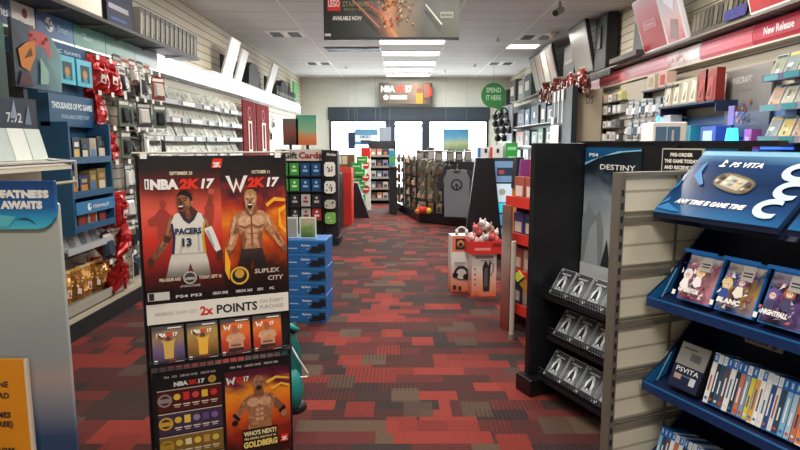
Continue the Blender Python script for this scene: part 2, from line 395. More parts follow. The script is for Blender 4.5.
# hanging banners -------------------------------------------------
LEGOART = art('space_banner_art', [(0, '14160f'), (.34, '22241a'), (.42, '6a3a1a'), (.5, 'e08a3c'), (.56, '8a6a40'), (.75, '34362a'), (1, '6a6c5c')], 1.8, 'X', (-.72, .58), .16, seed=2)
t = thing('hanging_poster', 'large dark film game poster hanging from ceiling at top centre', 'poster', (0, 6.0, 0))
a, c = atY(324, 38, 6.0), atY(459, 38, 6.0); x0, x1, z0 = a.x, c.x, a.z
MB().box(x0, x1, -.006, .006, z0, z0 + .58, LEGOART).build('board', t)
mb = MB(); mb.step = .001; y = -.007
px = (x1 - x0) / 135.0
U = lambda u: x0 + (u - 324) * px
V = lambda v: z0 + (38 - v) * px
mb.rect(U(328), V(12), U(341), V(-.5), y, M('d2281e')); mb.text('LEGO', U(334.5), V(8), px * 9, y, WHITE, 'c', width=px * 11)
mb.text('STAR WARS', U(343), V(8), px * 7, y, M('8f8a5c'), width=px * 30); mb.text('THE FORCE AWAKENS', U(344), V(12), px * 3.5, y, M('8f8a5c'), width=px * 27)
mb.text('AVAILABLE NOW', U(333), V(21), px * 5.5, y, WHITE, width=px * 29)
mb.rect(U(440), V(19), U(453), V(13), y, M('b7bcae')); mb.text('PRE-ORDER', U(441), V(17.4), px * 3, y, DARK, width=px * 11)
mb.rect(U(325), V(36.5), U(331), V(34), y, M('b7bcae'))
rr = random.Random(5)
for i in range(90):       # shards and sparks of the battle scene
    cx, cz = rr.gauss(395, 9), rr.gauss(10, 9); r_ = rr.uniform(.6, 2.6)
    if cz > 34: continue
    an = rr.uniform(0, 6)
    mb.poly([(U(cx + r_ * math.cos(an + q) * rr.uniform(.6, 1.2)), V(max(-14, cz + r_ * math.sin(an + q)))) for q in (0, 1.1, 3.3)], y, M(rr.choice(['e0802a', 'f2b04a', 'b03a1c', 'd9d0b0', '6b2a18', '4a3a28', 'c85a2a', 'e6d9a8'])))
for q in ((366, 6, 383, 18, 'e05040'), (352, 2, 380, 30, 'c87858'), (425, 8, 441, 27, 'e8f0d8')):
    dx, dz = q[2] - q[0], q[3] - q[1]; L = math.hypot(dx, dz); nx, nz = -dz / L * .7, dx / L * .7
    mb.poly([(U(q[0] + nx), V(q[1] + nz)), (U(q[2] + nx), V(q[3] + nz)), (U(q[2] - nx), V(q[3] - nz)), (U(q[0] - nx), V(q[1] - nz))], y, M(q[4]))
mb.build('artwork', t)
mb = MB(); mb.box(x0, x1, -.012, .012, z0 - .02, z0 + .006, BLACK); mb.build('bottom_rail', t)
mb = MB()
for x in (x0 + .15, x1 - .15): mb.cyl((x, 0, z0 + .58), (x, 0, CEIL), .003, GREY)
mb.build('cord', t)
# NBA banner
YB = 16.9; t = thing('hanging_banner', 'game banner with basketball player hung above the shop entrance', 'banner', (0, YB, 0))
a, c = atY(379, 104, YB), atY(432.5, 82.5, YB); px = (c.x - a.x) / 53.5
U = lambda u: a.x + (u - 379) * px
V = lambda v: a.z + (104 - v) * px
MB().box(a.x, c.x, -.01, .01, a.z, c.z, art('nba_banner_art', [(0, '4a423c'), (.45, '54483c'), (.7, '7c6450'), (1, '3a2c28')], 2, 'X', (a.x, c.x), .2)).build('board', t)
mb = MB(); mb.step = .003; y = -.011
mb.text('NBA', U(381), V(92), px * 8, y, WHITE, width=px * 14, bold=.05); mb.text('2K', U(396), V(92), px * 8, y, M('e0382a'), width=px * 9, bold=.05); mb.text('17', U(406), V(92), px * 8, y, WHITE, width=px * 6, bold=.05)
mb.disc(U(386), V(97.5), px * 2.6, y, WHITE); mb.rect(U(390), V(99.5), U(407), V(95.5), y, M('cfc8bc'))
mb.disc(U(419), V(91), px * 2.6, y, M('7a4a34')); mb.rect(U(416), V(104), U(423), V(93.5), y, M('a8842c')); mb.rect(U(424), V(98), U(430), V(84), y, M('8a5a48')); mb.rect(U(429.5), V(96), U(432), V(88), y, M('c83228'))
mb.build('artwork', t)
mb = MB()
for x in (a.x + .1, c.x - .1): mb.cyl((x, 0, c.z), (x, 0, CEIL), .004, GREY)
mb.build('cord', t)
# green speech bubble sign
t = thing('hanging_sign', 'round green speech bubble sign hanging at far right', 'sign', (0, 14.0, 0))
a = atY(493.5, 95.5, 14.0); rr_ = 12.3 * 14 / 606
mb = MB(); pts = [(a.x + rr_ * math.cos(2 * PI * i / 24), a.z + rr_ * 1.0 * math.sin(2 * PI * i / 24)) for i in range(-3, 18)] + [(a.x + rr_ * .15, a.z - rr_ * 1.0), (a.x + rr_ * .9, a.z - rr_ * 1.5)]
mb.prism(pts, -.01, .01, M('2f7a3e')); mb.build('board', t)
mb = MB(); mb.step = .003; mb.text('SPEND', a.x, a.z + .07, .15, -.012, M('b8d8b8'), 'c', width=.34); mb.text('IT HERE', a.x, a.z - .1, .15, -.012, M('b8d8b8'), 'c', width=.34); mb.build('lettering', t)
MB().cyl((a.x, 0, a.z + rr_ * .9), (a.x, 0, CEIL), .004, GREY).build('cord', t)

# ================================================================== LEFT WALL
LR = R(90)      # faces +X : local x -> world +Y
XS = WALL_L + .1
def yL(px, X=-2.65): return X * 606 / (px - 400)
def Lthing(name, label, cat, y, z, X=WALL_L, group=None): return thing(name, label, cat, (X, y, z), LR, group)
# header sign strip
STRIP = [(-30, 22, 'navy', 'dark blue header sign ending in white letters at far left'), (22, 45, 'white', 'small white header sign with red emblem'),
         (45, 81, 'steam', 'blue header sign with white round logo'), (81, 112, 'teal', 'teal header sign right of the blue logo sign'),
         (112, 140, 'aqua', 'pale aqua header sign between teal and lit signs'), (140, 162, 'pale', 'pale blue header sign just before the brightly lit ones')]
NAVYART = art('navy_sign', [(0, '16264a'), (.5, '22406e'), (1, '6c7c98')], 2, 'X', (0, .7), .15)
for a0, a1, kind, lab in STRIP:
    y0, y1 = yL(a0), yL(a1); w = y1 - y0 - .01; z0, z1 = 2.235, 2.415
    mt = {'navy': NAVYART, 'white': M('dcd8d2', .3), 'steam': art('steam_sign', [(0, '22407a'), (1, '3f86b8')], 1, 'X', (0, .5), .1), 'teal': art('teal_sign', [(0, '4a9a8c'), (1, '6fb4a8')], 3, 'X', (0, .6), .2),
          'aqua': art('aqua_sign', [(0, '6cae9f'), (1, 'a9ccc6')], 4, 'X', (0, .9), .3), 'pale': art('pale_sign', [(0, 'a4c8d0'), (1, 'e8f0f0')], 3, 'X', (0, .9), .2)}[kind]
    t = Lthing('header_sign', lab, 'sign', y0, 0, group='header signs along the left wall')
    MB().box(0, w, -.1, 0, z0, z1, mt).build('panel', t)
    MB().box(-.002, w + .002, -.105, -.002, z0 - .012, z0 + .004, CHROME).build('lip', t)
    mb = MB(); mb.step = .001; y = -.101
    if kind == 'navy': mb.text('Accessories', w - .03, z0 + .06, .09, y, WHITE, 'r', width=.34); mb.build('lettering', t)
    if kind == 'white':
        mb.disc(w * .55, z0 + .12, .03, y, M('8a1c24'), rz=.035); mb.text('PCHome', w * .1, z0 + .03, .045, y, M('8a1c24'), width=w * .8); mb.build('lettering', t)
    if kind == 'steam':
        mb.disc(.17, z0 + .1, .055, y, WHITE, 20); mb.disc(.19, z0 + .115, .028, y, M('22407a')); mb.disc(.19, z0 + .115, .017, y, WHITE); mb.poly([(.115, z0 + .09), (.16, z0 + .06), (.17, z0 + .09), (.12, z0 + .115)], y, M('22407a'))
        mb.text('Steam', .27, z0 + .065, .075, y, M('b8d4ea'), width=.15); mb.build('lettering', t)
    if kind == 'teal': mb.rect(.15, z0 + .07, .3, z0 + .1, y, M('b8dcd4')); mb.rect(.12, z0 + .11, .2, z0 + .125, y, M('b8dcd4')); mb.build('lettering', t)
LIT = M('f4f6fb', .4, 0, 2.2, var=0)
yy = yL(162); i = 0
while yy < 15.8:
    t = Lthing('header_sign', 'glowing white lightbox header on left wall, %s from the near end' % nth(i), 'sign', yy, 0, group='lit header signs along the left wall')
    L = 1.19
    MB().box(0, L - .01, -.1, 0, 2.235, 2.415, LIT).build('panel', t); MB().box(0, L, -.105, -.002, 2.223, 2.239, CHROME).build('lip', t)
    yy += L; i += 1
# shelf above the strip
for n, (y0, y1) in enumerate([(3.9, 7.35), (8.5, 15.8)]):
    t = Lthing('wall_shelf', ['long dark shelf high on left wall holding the near boxes', 'white high shelf on left wall over the lit signs'][n], 'shelf', y0, 2.42)
    mt = M('3c3834', .5) if n == 0 else WHITE
    dd = .36 if n == 0 else .16
    MB().box(0, y1 - y0, -dd, -.002, 0, .025, mt).build('board', t)
    mb = MB()
    for q in range(int((y1 - y0) / .6) + 1): mb.prismx([(-dd + .02, 0), (-.002, 0), (-.002, -.04)], q * .6 + .05, q * .6 + .07, GREY)
    mb.build('bracket', t)
def boxL(label, y, z, w, d, h, mt, X, name='console_box', cat='box', group=None, rz=0, face=None, parts=None):
    t = thing(name, label, cat, (X, y, z), LR + rz, group); MB().box(0, w, 0, d, 0, h, mt).build('carton', t, bevel=.004)
    if face: mb = MB(); mb.step = .001; face(mb, w, h); mb.build('printed_front', t)
    return t
def f_vr(mb, w, h):
    mb.rect(.02, .02, w - .02, h - .02, 0, M('e4dccb')); mb.text('HEADSET', w * .3, h * .35, .08, 0, M('55504c'), width=w * .35); mb.rect(.04, h * .2, w * .25, h * .5, 0, M('b8a878'))
boxL('big cream and white box on high left shelf', 4.45, 2.445, .62, .26, .3, M('857c68'), WALL_L + .33, face=f_vr)
boxL('dark blue box at far left end of the high shelf', 3.85, 2.445, .5, .26, .36, M('1c2c54'), WALL_L + .33, face=lambda mb, w, h: mb.poly([(w * .4, 0.05), (w * .9, .1), (w * .6, h * .7)], 0, M('2c5c9c')))
boxL('dark navy box right of the cream box on the high shelf', 5.15, 2.445, .5, .26, .42, M('1c2236'), WALL_L + .33, face=lambda mb, w, h: (mb.rect(.03, h * .3, w * .8, h * .4, 0, M('8f8a92')), mb.rect(.05, .04, w * .7, h * .15, 0, M('3a4a80'))))
def mk_fold():
    t = thing('game_box', '', 'box'); mb = MB(); mb.prism([(0, 0), (.1, 0), (.13, .25), (.03, .25)], 0, .16, M('5c5850')); mb.build('carton', t)
    mb = MB(); mb.step = .001; mb.poly([(.012, .01), (.05, .01), (.075, .2), (.035, .2)], 0, M('a8a498')); mb.poly([(.06, .05), (.09, .05), (.105, .18), (.075, .18)], 0, M('8c8474')); mb.build('printed_front', t); return t
k = Kind(mk_fold)
for i in range(13):
    k.put('leaning grey game box on high left shelf, %s from the near end' % nth(i), (WALL_L + .355, 5.72 + i * .122, 2.446), LR, 'leaning grey boxes on high left shelf')
# far white display panels and black boxes on the lit header
for i, (a0, h, dd) in enumerate([(228, .55, .0), (241, .48, 0), (271, .55, 0)]):
    y = yL(a0, -2.45)
    t = thing('light_box', ['tall white display panel, nearest on the bright left shelf', 'white display panel second on the bright left shelf', 'white display panel beside far black box on left shelf'][i], 'panel', (WALL_L + .155, y + .35, 2.446), LR)
    MB().box(0, .5 if i != 1 else .35, 0, .03, 0, h, M('e9ebe6', .3)).build('panel', t, rot=(R(17), 0, 0)); MB().box(.1, .3, .03, .06, 0, .3, DARK).build('foot', t)
for i, (a0, w, h) in enumerate([(249, .8, .4), (282, .9, .38)]):
    y = yL(a0, -2.5) + .5; t = thing('speaker_box', ['black arched box on the bright left shelf', 'second black arched box farther on the left shelf'][i], 'box', (WALL_L + .155, y, 2.446), LR)
    mb = MB(); mb.prism([(0, 0), (w, 0), (w * .9, h * .7), (w * .65, h), (w * .3, h), (w * .08, h * .75)], 0, .14, M('1a1c26')); mb.build('shell', t)
def mk_bk():
    mb = MB(); mb.box(0, .05, 0, .14, 0, .22, M('3a3c40')); mb.box(.005, .045, -.002, 0, .03, .1, M('a8a69c')); o = mb.build('game_case'); return tag(o, '', 'game case')
k = Kind(mk_bk)
for i in range(14):
    k.put('dark case standing at far end of the high left shelf, %s along' % nth(i), (WALL_L + .157, 12.9 + i * .17, 2.446), LR + R(-8), 'dark cases at far end of high left shelf')
t = thing('light_box', 'green leaning panel at far end of high left shelf', 'panel', (WALL_L + .15, 15.0, 2.446), LR); MB().box(0, .5, 0, .03, 0, .5, M('4fae5c')).build('panel', t)

# game shelves on the wall
CASEC = ['c9cbbd', 'b9bdb0', 'd4d2c4', 'a9b2a6', 'c4c8c4', 'd9d8ce']
def mk_case(body, c1, c2, seed, w=.135, h=.19):
    def f():
        t = thing('game_case', '', 'game case'); MB().box(0, w, 0, .014, 0, h, body).build('case', t)
        rr = random.Random(seed); mb = MB(); mb.step = .0006; mb.rect(.006, .006, w - .006, h - .006, 0, M(c1, .3))
        mb.rect(.006, h * .86, w - .006, h - .006, 0, M(c2, .3))
        for q in range(3):
            x, z = rr.uniform(.02, w * .55), rr.uniform(.02, h * .6); mb.rect(x, z, x + rr.uniform(.02, w * .35), z + rr.uniform(.015, .05), 0, M(rr.choice([c2, '8f968c', 'e9e9df', '7c8078']), .3))
        mb.build('cover', t); return t
    return Kind(f)
kinds = [mk_case(M('dfe2dc', .25), c, d_, 11 + i) for i, (c, d_) in enumerate([('c3c6b6', '94a08f'), ('b2b8ab', 'dfe0d6'), ('d2cfbf', 'a8a795'), ('a4aea2', 'cfd4c8'), ('dcdbd0', '9b9c8c')])]
ROWS = [(1.93, 'top'), (1.73, 'second'), (1.52, 'third'), (1.31, 'fourth')]
for ri, (z, rn) in enumerate(ROWS):
    y0, y1 = 5.95, 9.75
    t = Lthing('wire_shelf', '%s narrow wire shelf of pale game cases on the left wall' % rn, 'shelf', y0, z)
    mb = MB(); mb.prismx([(0, .01), (-.2, -.025), (-.2, -.035), (0, 0)], 0, y1 - y0, M('d8d8d2', .4)); mb.build('tray', t)
    MB().box(0, y1 - y0, -.215, -.2, -.05, .012, M('5c5a54', .4)).build('price_rail', t)
    mb = MB(); mb.step = .002; rr = random.Random(ri); xx = .05
    while xx < y1 - y0 - .3:
        w = rr.uniform(.12, .5); mb.rect(xx, -.045, xx + w, .005, -.215, M(rr.choice(['f0f0ea', 'dfe2e4', 'f4f4f0', 'b8c0c4']))); xx += w + rr.uniform(.02, .35)
    mb.build('price_labels', t)
    mb = MB()
    for q in range(7): mb.cyl((q * .6 + .1, -.2, .03), (q * .6 + .1, 0, .16), .004, GREY)
    mb.build('divider', t)
    y = y0 + .02; i = 0; rr = random.Random(50 + ri)
    while y < y1 - .14:
        if rr.random() < .13: y += .06
        kinds[rr.randrange(5)].put('pale game case, %s shelf of left wall, %s from near end' % (rn, nth(i)), (WALL_L + .185, y, z - .012), LR, 'pale game cases on the left wall', rx=R(-22))
        y += .142; i += 1
# red roll sign panels beyond the cases
REDP = M('7c1214', .8, spec=.1)
for i, (a0, a1) in enumerate([(250, 262), (263, 275)]):
    y0, y1 = yL(a0, -2.45), yL(a1, -2.45)
    t = Lthing('promo_banner', ['red promotional panel on left wall beside the game cases', 'second red promotional panel, nearer the toys'][i], 'sign', y0, 1.0, X=WALL_L + .2)
    MB().box(.1, .16, .02, .19, .6, .64, GREY).build('bracket', t); MB().box(0, y1 - y0 - .02, 0, .02, .2, 1.15, REDP).build('board', t)
    mb = MB(); mb.step = .002; w = y1 - y0 - .02
    for q, zz in enumerate((.95, .6)): mb.disc(w / 2, zz, .11, 0, M('a84844')); mb.disc(w / 2, zz, .08, 0, REDP)
    mb.rect(w * .35, .3, w * .65, .82, 0, M('e0d0c0')); mb.rect(w * .42, .34, w * .58, .78, 0, REDP); mb.build('print', t)
# white and black hanging toys
def mk_pack(card, body, c3, w=.16, h=.24, bulge=.05, seed=0):
    def f():
        t = thing('blister_pack', '', 'package'); rr = random.Random(seed)
        mb = MB(); mb.prism([(-w / 2, 0), (w / 2, 0), (w / 2, h * .93), (w * .3, h), (-w * .3, h), (-w / 2, h * .93)], 0, .006, M(card)); mb.step = .001
        mb.rect(-w * .42, h * .78, w * .42, h * .9, 0, M(c3)); mb.build('card', t)
        mb = MB(); b0 = w * rr.uniform(.25, .36); z0, z1 = h * .12, h * rr.uniform(.6, .74); y1 = bulge * rr.uniform(.5, 1)
        mb.add([(-b0, 0, z0), (b0, 0, z0), (b0, 0, z1), (-b0, 0, z1), (-b0 * .8, -y1, z0 + .02), (b0 * .85, -y1, z0 + .015), (b0 * .7, -y1 * .8, z1 - .02), (-b0 * .75, -y1 * .8, z1 - .02)], [(0, 1, 5, 4), (1, 2, 6, 5), (2, 3, 7, 6), (3, 0, 4, 7), (4, 5, 6, 7)], M(body, .25))
        mb.build('blister', t); return t
    return Kind(f)
packs = [mk_pack('d8d6cc', '2a2c30', '4c4c50', seed=1), mk_pack('33363c', 'c9c8c0', 'b8b8b0', seed=2), mk_pack('5a6a5c', '22262a', 'd8d4c8', seed=3), mk_pack('c8c2b2', '74786c', 'b43028', seed=4), mk_pack('24242a', '3c4a5c', 'e0dcd0', seed=5), mk_pack('8c3a34', 'd4ccc0', 'f0ece4', seed=6)]
def mk_bag(seed, c1='a81f22', c2='c83230', c3='701418'):
    def f():
        t = thing('foil_bag', '', 'bag'); rr = random.Random(seed); mb = MB(); n, m_ = 7, 8; w, h = .17, .24
        vs = []
        for side in (-1, 1):
            for j in range(m_ + 1):
                for i in range(n + 1):
                    u, v = i / n * 2 - 1, j / m_ * 2 - 1; u2 = u; th = .045 * (1 - abs(u) ** 2.5) * (1 - abs(v) ** 3) + .002
                    vs.append((u * w / 2 * (1.1 - .35 * (v + 1) / 2) + .02 * math.sin(v * 2 + seed) + rr.uniform(-.008, .008), side * (th + rr.uniform(-.02, .02) * (1 - abs(u)) * 1.2) , (v + 1) * h / 2 + rr.uniform(-.005, .005)))
        fs = []; N = (n + 1) * (m_ + 1)
        for s_ in (0, 1):
            for j in range(m_):
                for i in range(n):
                    a = s_ * N + j * (n + 1) + i; q = (a, a + 1, a + n + 2, a + n + 1); fs.append(q if s_ == 0 else q[::-1])
        mb.add(vs, fs, M(c1, .22, .25)); mb.build('pouch', t)
        mb = MB(); mb.box(-w / 2, w / 2, -.003, .003, h - .004, h + .02, M(c2, .3, .2)); mb.step = .001
        q = rr.uniform(-.03, .01); mb.poly([(q - .01, .07), (q + .035, .06), (q + .045, .12), (q + .0, .13)], -.052, M('d8ccc4', .3)); mb.poly([(q, .075), (q + .03, .07), (q + .03, .09), (q + .005, .095)], -.052, M(c3)); mb.poly([(-.07, .16), (.06, .14), (.07, .155), (-.06, .18)], -.035, M(c2, .25)); mb.build('printed_label', t); return t
    return Kind(f)
bags = [mk_bag(s_) for s_ in (1, 2, 3)]
# peg hooks with bags and packs between the PC bay and the shelves
PEG = [(2.02, 'top'), (1.74, 'second'), (1.46, 'third'), (1.17, 'fourth'), (.9, 'fifth'), (.62, 'sixth'), (.34, 'lowest')]
cols = [(4.98, 'bag'), (5.2, 'bag'), (5.44, 'pack'), (5.68, 'pack'), (5.86, 'pack'), (6.04, 'pack'), (6.24, 'pack'), (6.44, 'pack')]
hook = None
for ri, (z, rn) in enumerate(PEG):
    for ci, (y, kd) in enumerate(cols):
        if y > 5.85 and z > 1.2 and ci > 6: continue
        if hook is None:
            mb = MB(); mb.cyl((0, 0, 0), (0, -.3, .01), .004, CHROME, 6); mb.box(-.02, .02, -.006, 0, -.03, .02, CHROME); mb.cyl((0, -.3, .01), (0, -.305, .03), .004, CHROME, 6); mb.box(-.025, .025, -.312, -.308, -.005, .035, WHITE)
            hook = tag(mb.build('peg_hook', None, (WALL_L, y, z + .1), (0, 0, LR)), '', 'hook', 'peg hooks on the left wall')
            h_ = hook
        else: h_ = dup(hook, '', (WALL_L, y, z + .1))
        h_['label'] = 'chrome peg hook in %s row on left wall, %s from the blue bay' % (rn, nth(ci))
        for dpt in (0, 1):
            X = WALL_L + .29 - dpt * .15; rr = random.Random(ri * 31 + ci * 7 + dpt)
            where = ['front one', 'back one'][dpt]
            if kd == 'bag' and (ri * 5 + ci * 3) % 7 not in (4, 1):
                bags[rr.randrange(3)].put('red foil bag, %s peg row, %s from blue bay, %s' % (rn, nth(ci), where), (X, y + rr.uniform(-.03, .03), z - .16), LR + rr.uniform(-1.2, .9), 'red foil bags hanging on the left wall', rx=rr.uniform(-.15, .45), scale=(1.2, 1.2, 1.12))
            elif dpt == 0:
                packs[rr.randrange(6)].put('small hanging accessory pack in %s peg row, %s from the blue bay' % (rn, nth(ci)), (X - .09 * (ci % 2), y, z - .14), LR + rr.uniform(-.6, .5), 'accessory packs hanging on the left wall')
# white packs higher up beside the shelves
for i in range(5):
    packs[(i * 2 + 1) % 6].put('accessory pack in the highest peg row near header signs, %s along' % nth(i), (WALL_L + .2, 5.55 + i * .16, 2.0), LR, 'accessory packs in the highest peg row')
t = Lthing('wall_rail', 'pale cream ledge along foot of the left wall', 'ledge', 3.4, .13)
MB().box(0, 3.6, -.35, 0, -.13, .0, M('1c1c20')).build('plinth', t); MB().box(0, 3.6, -.34, 0, .0, .03, M('b4ad98')).build('top_board', t)
# lower shelf goods near the kiosk
t = Lthing('display_tray', 'silver tray of upright pale cases low on the left wall', 'tray', 4.35, .62)
MB().box(0, .7, -.3, 0, 0, .02, M('5c5c5c')).box(0, .7, -.31, -.29, 0, .05, M('b0b4b4')).build('tray', t)
for i in range(8):
    o = MB().box(0, .075, 0, .012, 0, .2, M(['c8d0d4', '9aa6ae', 'e4e8ea', '7c8a94'][i % 4], .2)).build('disc_case', None, (WALL_L + .27, 4.38 + i * .083, .642), (R(-18), 0, LR))
    tag(o, 'silvery slim case in low tray on left wall, %s from the left' % nth(i), 'disc case', 'silvery cases in the low tray')
gb = [mk_bag(9, '8a5a22', 'c89a4a', 'e0c080'), mk_bag(12, 'b07a34', 'd8c49a', '5a3a18')]
for i in range(6):
    gb[i % 2].put('gold brown snack bag low on the left wall, %s from the left' % nth(i), (WALL_L + .2, 4.28 + i * .15, .22), LR + R(-10), 'gold brown bags low on left wall')
t = Lthing('wire_shelf', 'low grey shelf under the gold bags on left wall', 'shelf', 4.1, .2)
MB().box(0, 1.1, -.32, 0, 0, .015, GREY).build('tray', t); MB().box(0, 1.1, -.33, -.315, -.02, .05, M('9c988c')).build('price_rail', t)
for i in range(3):
    packs[4].put('dark accessory pack above the silver tray, %s from the left' % nth(i), (WALL_L + .2, 4.5 + i * .22, .92), LR, 'dark packs above the silver tray')

# PC games bay ------------------------------------------------------------
PCB = M('245478', .45); XB = WALL_L + .22
t = thing('game_display', 'tall blue computer games bay with shelves on the left wall', 'display stand', (XB, 4.28, 0), LR)
MB().box(.1, .6, .2, .215, 1.0, 1.1, DARK).build('bracket', t)
W_ = .62
MB().box(0, W_, .0, .2, .75, 2.18, M('24506f')).build('back_panel', t)
mb = MB(); mb.prismx([(.0, 0), (-.06, 1.56), (-.06, 1.86), (.0, 1.88)], 0, W_, PCB); mb.v = [v for v in mb.v]
mb2 = MB(); mb2.box(0, W_, -.07, 0, 1.57, 1.8, PCB); mb2.build('sign_board', t)
mb = MB(); mb.step = .001
mb.text('THOUSANDS OF PC GAMES', .03, 1.7, .06, -.071, M('d6e4ea'), width=W_ - .06, bold=.05); mb.text('AVAILABLE EVERY DAY', .14, 1.63, .04, -.071, M('a6c4d4'), width=.4)
mb.build('lettering', t)
MB().box(.08, W_, -.03, 0, 1.98, 2.18, M('26527a')).build('upper_sign', t)
mb = MB(); mb.step = .001; mb.text('PC GAMES', .2, 2.11, .035, -.031, M('b8ccd8'), width=.35); mb.rect(.2, 2.07, .5, 2.08, -.031, M('9ab4c6')); mb.rect(.2, 2.04, .6, 2.05, -.031, M('9ab4c6')); mb.build('lettering', t)
for zz in (1.3, 1.05, .8):
    MB().box(.02, W_ - .02, -.18, 0, zz, zz + .02, PCB).box(.02, W_ - .02, -.19, -.18, zz, zz + .05, PCB).build('shelf', t)
for x in (0, W_ - .02): MB().box(x, x + .02, -.19, 0, .78, 1.6, PCB).build('side_panel', t)
MB().box(.02, W_ - .02, -.2, -.19, .93, 1.02, M('2f78ac')).build('logo_plate', t)
mb = MB(); mb.step = .001; mb.disc(.2, .975, .028, -.2, WHITE); mb.disc(.21, .983, .012, -.2, M('2f78ac')); mb.text('STEAM WALLET', .25, .96, .035, -.2, WHITE, width=.25); mb.build('lettering', t)
for i in range(2):
    u = thing('framed_card', ['bright cyan framed card above the computer games sign, left one', 'bright cyan framed card above the computer games sign, right one'][i], 'card', (XB + .09, 4.28 + .12 + i * .25, 1.88), LR, 'cyan framed cards')
    MB().box(0, .22, 0, .03, 0, .2, M('3fb4cc', .35)).build('frame', u); mb = MB(); mb.step = .001; mb.rect(.05, .03, .18, .16, 0, M('2c4a52')); mb.disc(.11, .09, .035, 0, M('b88a58')); mb.rect(.08, .03, .14, .06, 0, M('2c9ab0')); mb.build('picture', u)
rr = random.Random(3); n = 0
for zz, nm in ((1.32, 'upper'), (1.07, 'middle'), (.82, 'lower')):
    y = 4.32; i = 0
    while y < 4.76:
        w = rr.choice([.04, .1, .13]); h = rr.uniform(.14, .19)
        mb = MB(); mb.box(0, w, 0, .08, 0, h, M(rr.choice(['1c2c3c', '24262c', '7c5830', '8c7444', 'a8a498', '4a3830', '2c3868']), .3)); mb.step = .001
        mb.rect(w * .15, h * .15, w * .85, h * .5, 0, M(rr.choice(['c88a3a', 'd8d0b8', '8c3a34', '4a7aa8', 'e0b868']), .3)); mb.rect(w * .2, h * .6, w * .8, h * .8, 0, M(rr.choice(['e0dccc', 'b8a068', '38506c']), .3))
        o = mb.build('game_box', None, (XB + .16, y, zz), (0, 0, LR)); tag(o, 'small computer game box on %s shelf of blue bay, %s from left' % (nm, nth(i)), 'box', 'boxes in the computer games bay'); y += w + .02; i += 1
# posters left of the bay
t = thing('poster_board', 'dark poster with red controller and orange creature shape, upper left', 'poster', (-2.3, 0, 0), LR)
a, c = atX(17, 96, -2.3), atX(58, 40, -2.3); y0, y1, z0, z1 = a.y, c.y, 1.79, 2.16
MB().prism([(y0, z0), (y1, z0), (y1 + .02, z1 - .12), (y1 - .08, z1 - .02), (y0, z1 + .03)], 0, .02, art('space_poster', [(0, '16232c'), (.4, '24465a'), (.7, '3c6a74'), (1, '5a8a8a')], 5, 'X', (y0, y1), .35)).build('board', t)
w = y1 - y0; cy = y0 + w * .55; cz = z1 - .06
mb = MB(); mb.step = .001; rd = M('b02c2c', .3)
mb.poly([(cy - .11, cz - .02), (cy - .1, cz + .04), (cy - .03, cz + .05), (cy + .03, cz + .05), (cy + .1, cz + .04), (cy + .12, cz - .02), (cy + .125, cz - .1), (cy + .09, cz - .1), (cy + .05, cz - .04), (cy - .05, cz - .04), (cy - .08, cz - .1), (cy - .12, cz - .1)], 0, rd)
mb.disc(cy - .045, cz - .01, .015, 0, M('701818')); mb.disc(cy + .045, cz - .01, .015, 0, M('701818')); mb.disc(cy + .08, cz + .015, .012, 0, M('701818')); mb.disc(cy - .08, cz + .015, .012, 0, M('701818'))
mb.poly([(y0 + .06, z0 + .12), (y0 + .04, z0 + .22), (y0 + .12, z0 + .27), (y0 + .22, z0 + .3), (y0 + .21, z0 + .2), (y0 + .14, z0 + .1)], 0, M('c87c28')); mb.poly([(y0 + .09, z0 + .17), (y0 + .17, z0 + .25), (y0 + .18, z0 + .2)], 0, M('5a3418'))
mb.poly([(y0 + .02, z0 + .01), (y0 + .06, z0 + .1), (y0 + .14, z0 + .08), (y0 + .17, z0 + .01)], 0, M('4a2a2a')); mb.poly([(y0 + .24, z0 + .03), (y0 + .26, z0 + .2), (y0 + .34, z0 + .12), (y0 + .33, z0 + .04)], 0, M('8ab0a4'))
mb.build('artwork', t)
MB().box(y0 + .1, y0 + .14, .021, .12, 1.6, 2.0, DARK).build('bracket', t)
t = thing('poster_board', 'dark teal poster at the upper left edge', 'poster', (-2.28, 2.75, 0), LR)
MB().box(0, .82, 0, .02, 1.55, 2.14, art('teal_poster', [(0, '141c1c'), (.5, '1c3c38'), (1, '1a6a54')], 3, 'Z', (1.5, 2.2), .3)).build('board', t)
mb = MB(); mb.box(.74, .8, .02, .06, 0, 2.1, DARK); mb.build('post', t)
t = thing('poster_board', 'dark orange lettered card beside the blue games bay', 'poster', (-2.3, 3.5, 0), LR)
MB().box(0, .36, 0, .02, 1.45, 1.72, M('20242c')).build('board', t); mb = MB(); mb.step = .001; mb.text('RATCHET', .03, 1.64, .05, 0, M('8a4a30'), width=.3); mb.text('& CLANK', .08, 1.57, .05, 0, M('8a4a30'), width=.22); mb.build('lettering', t)
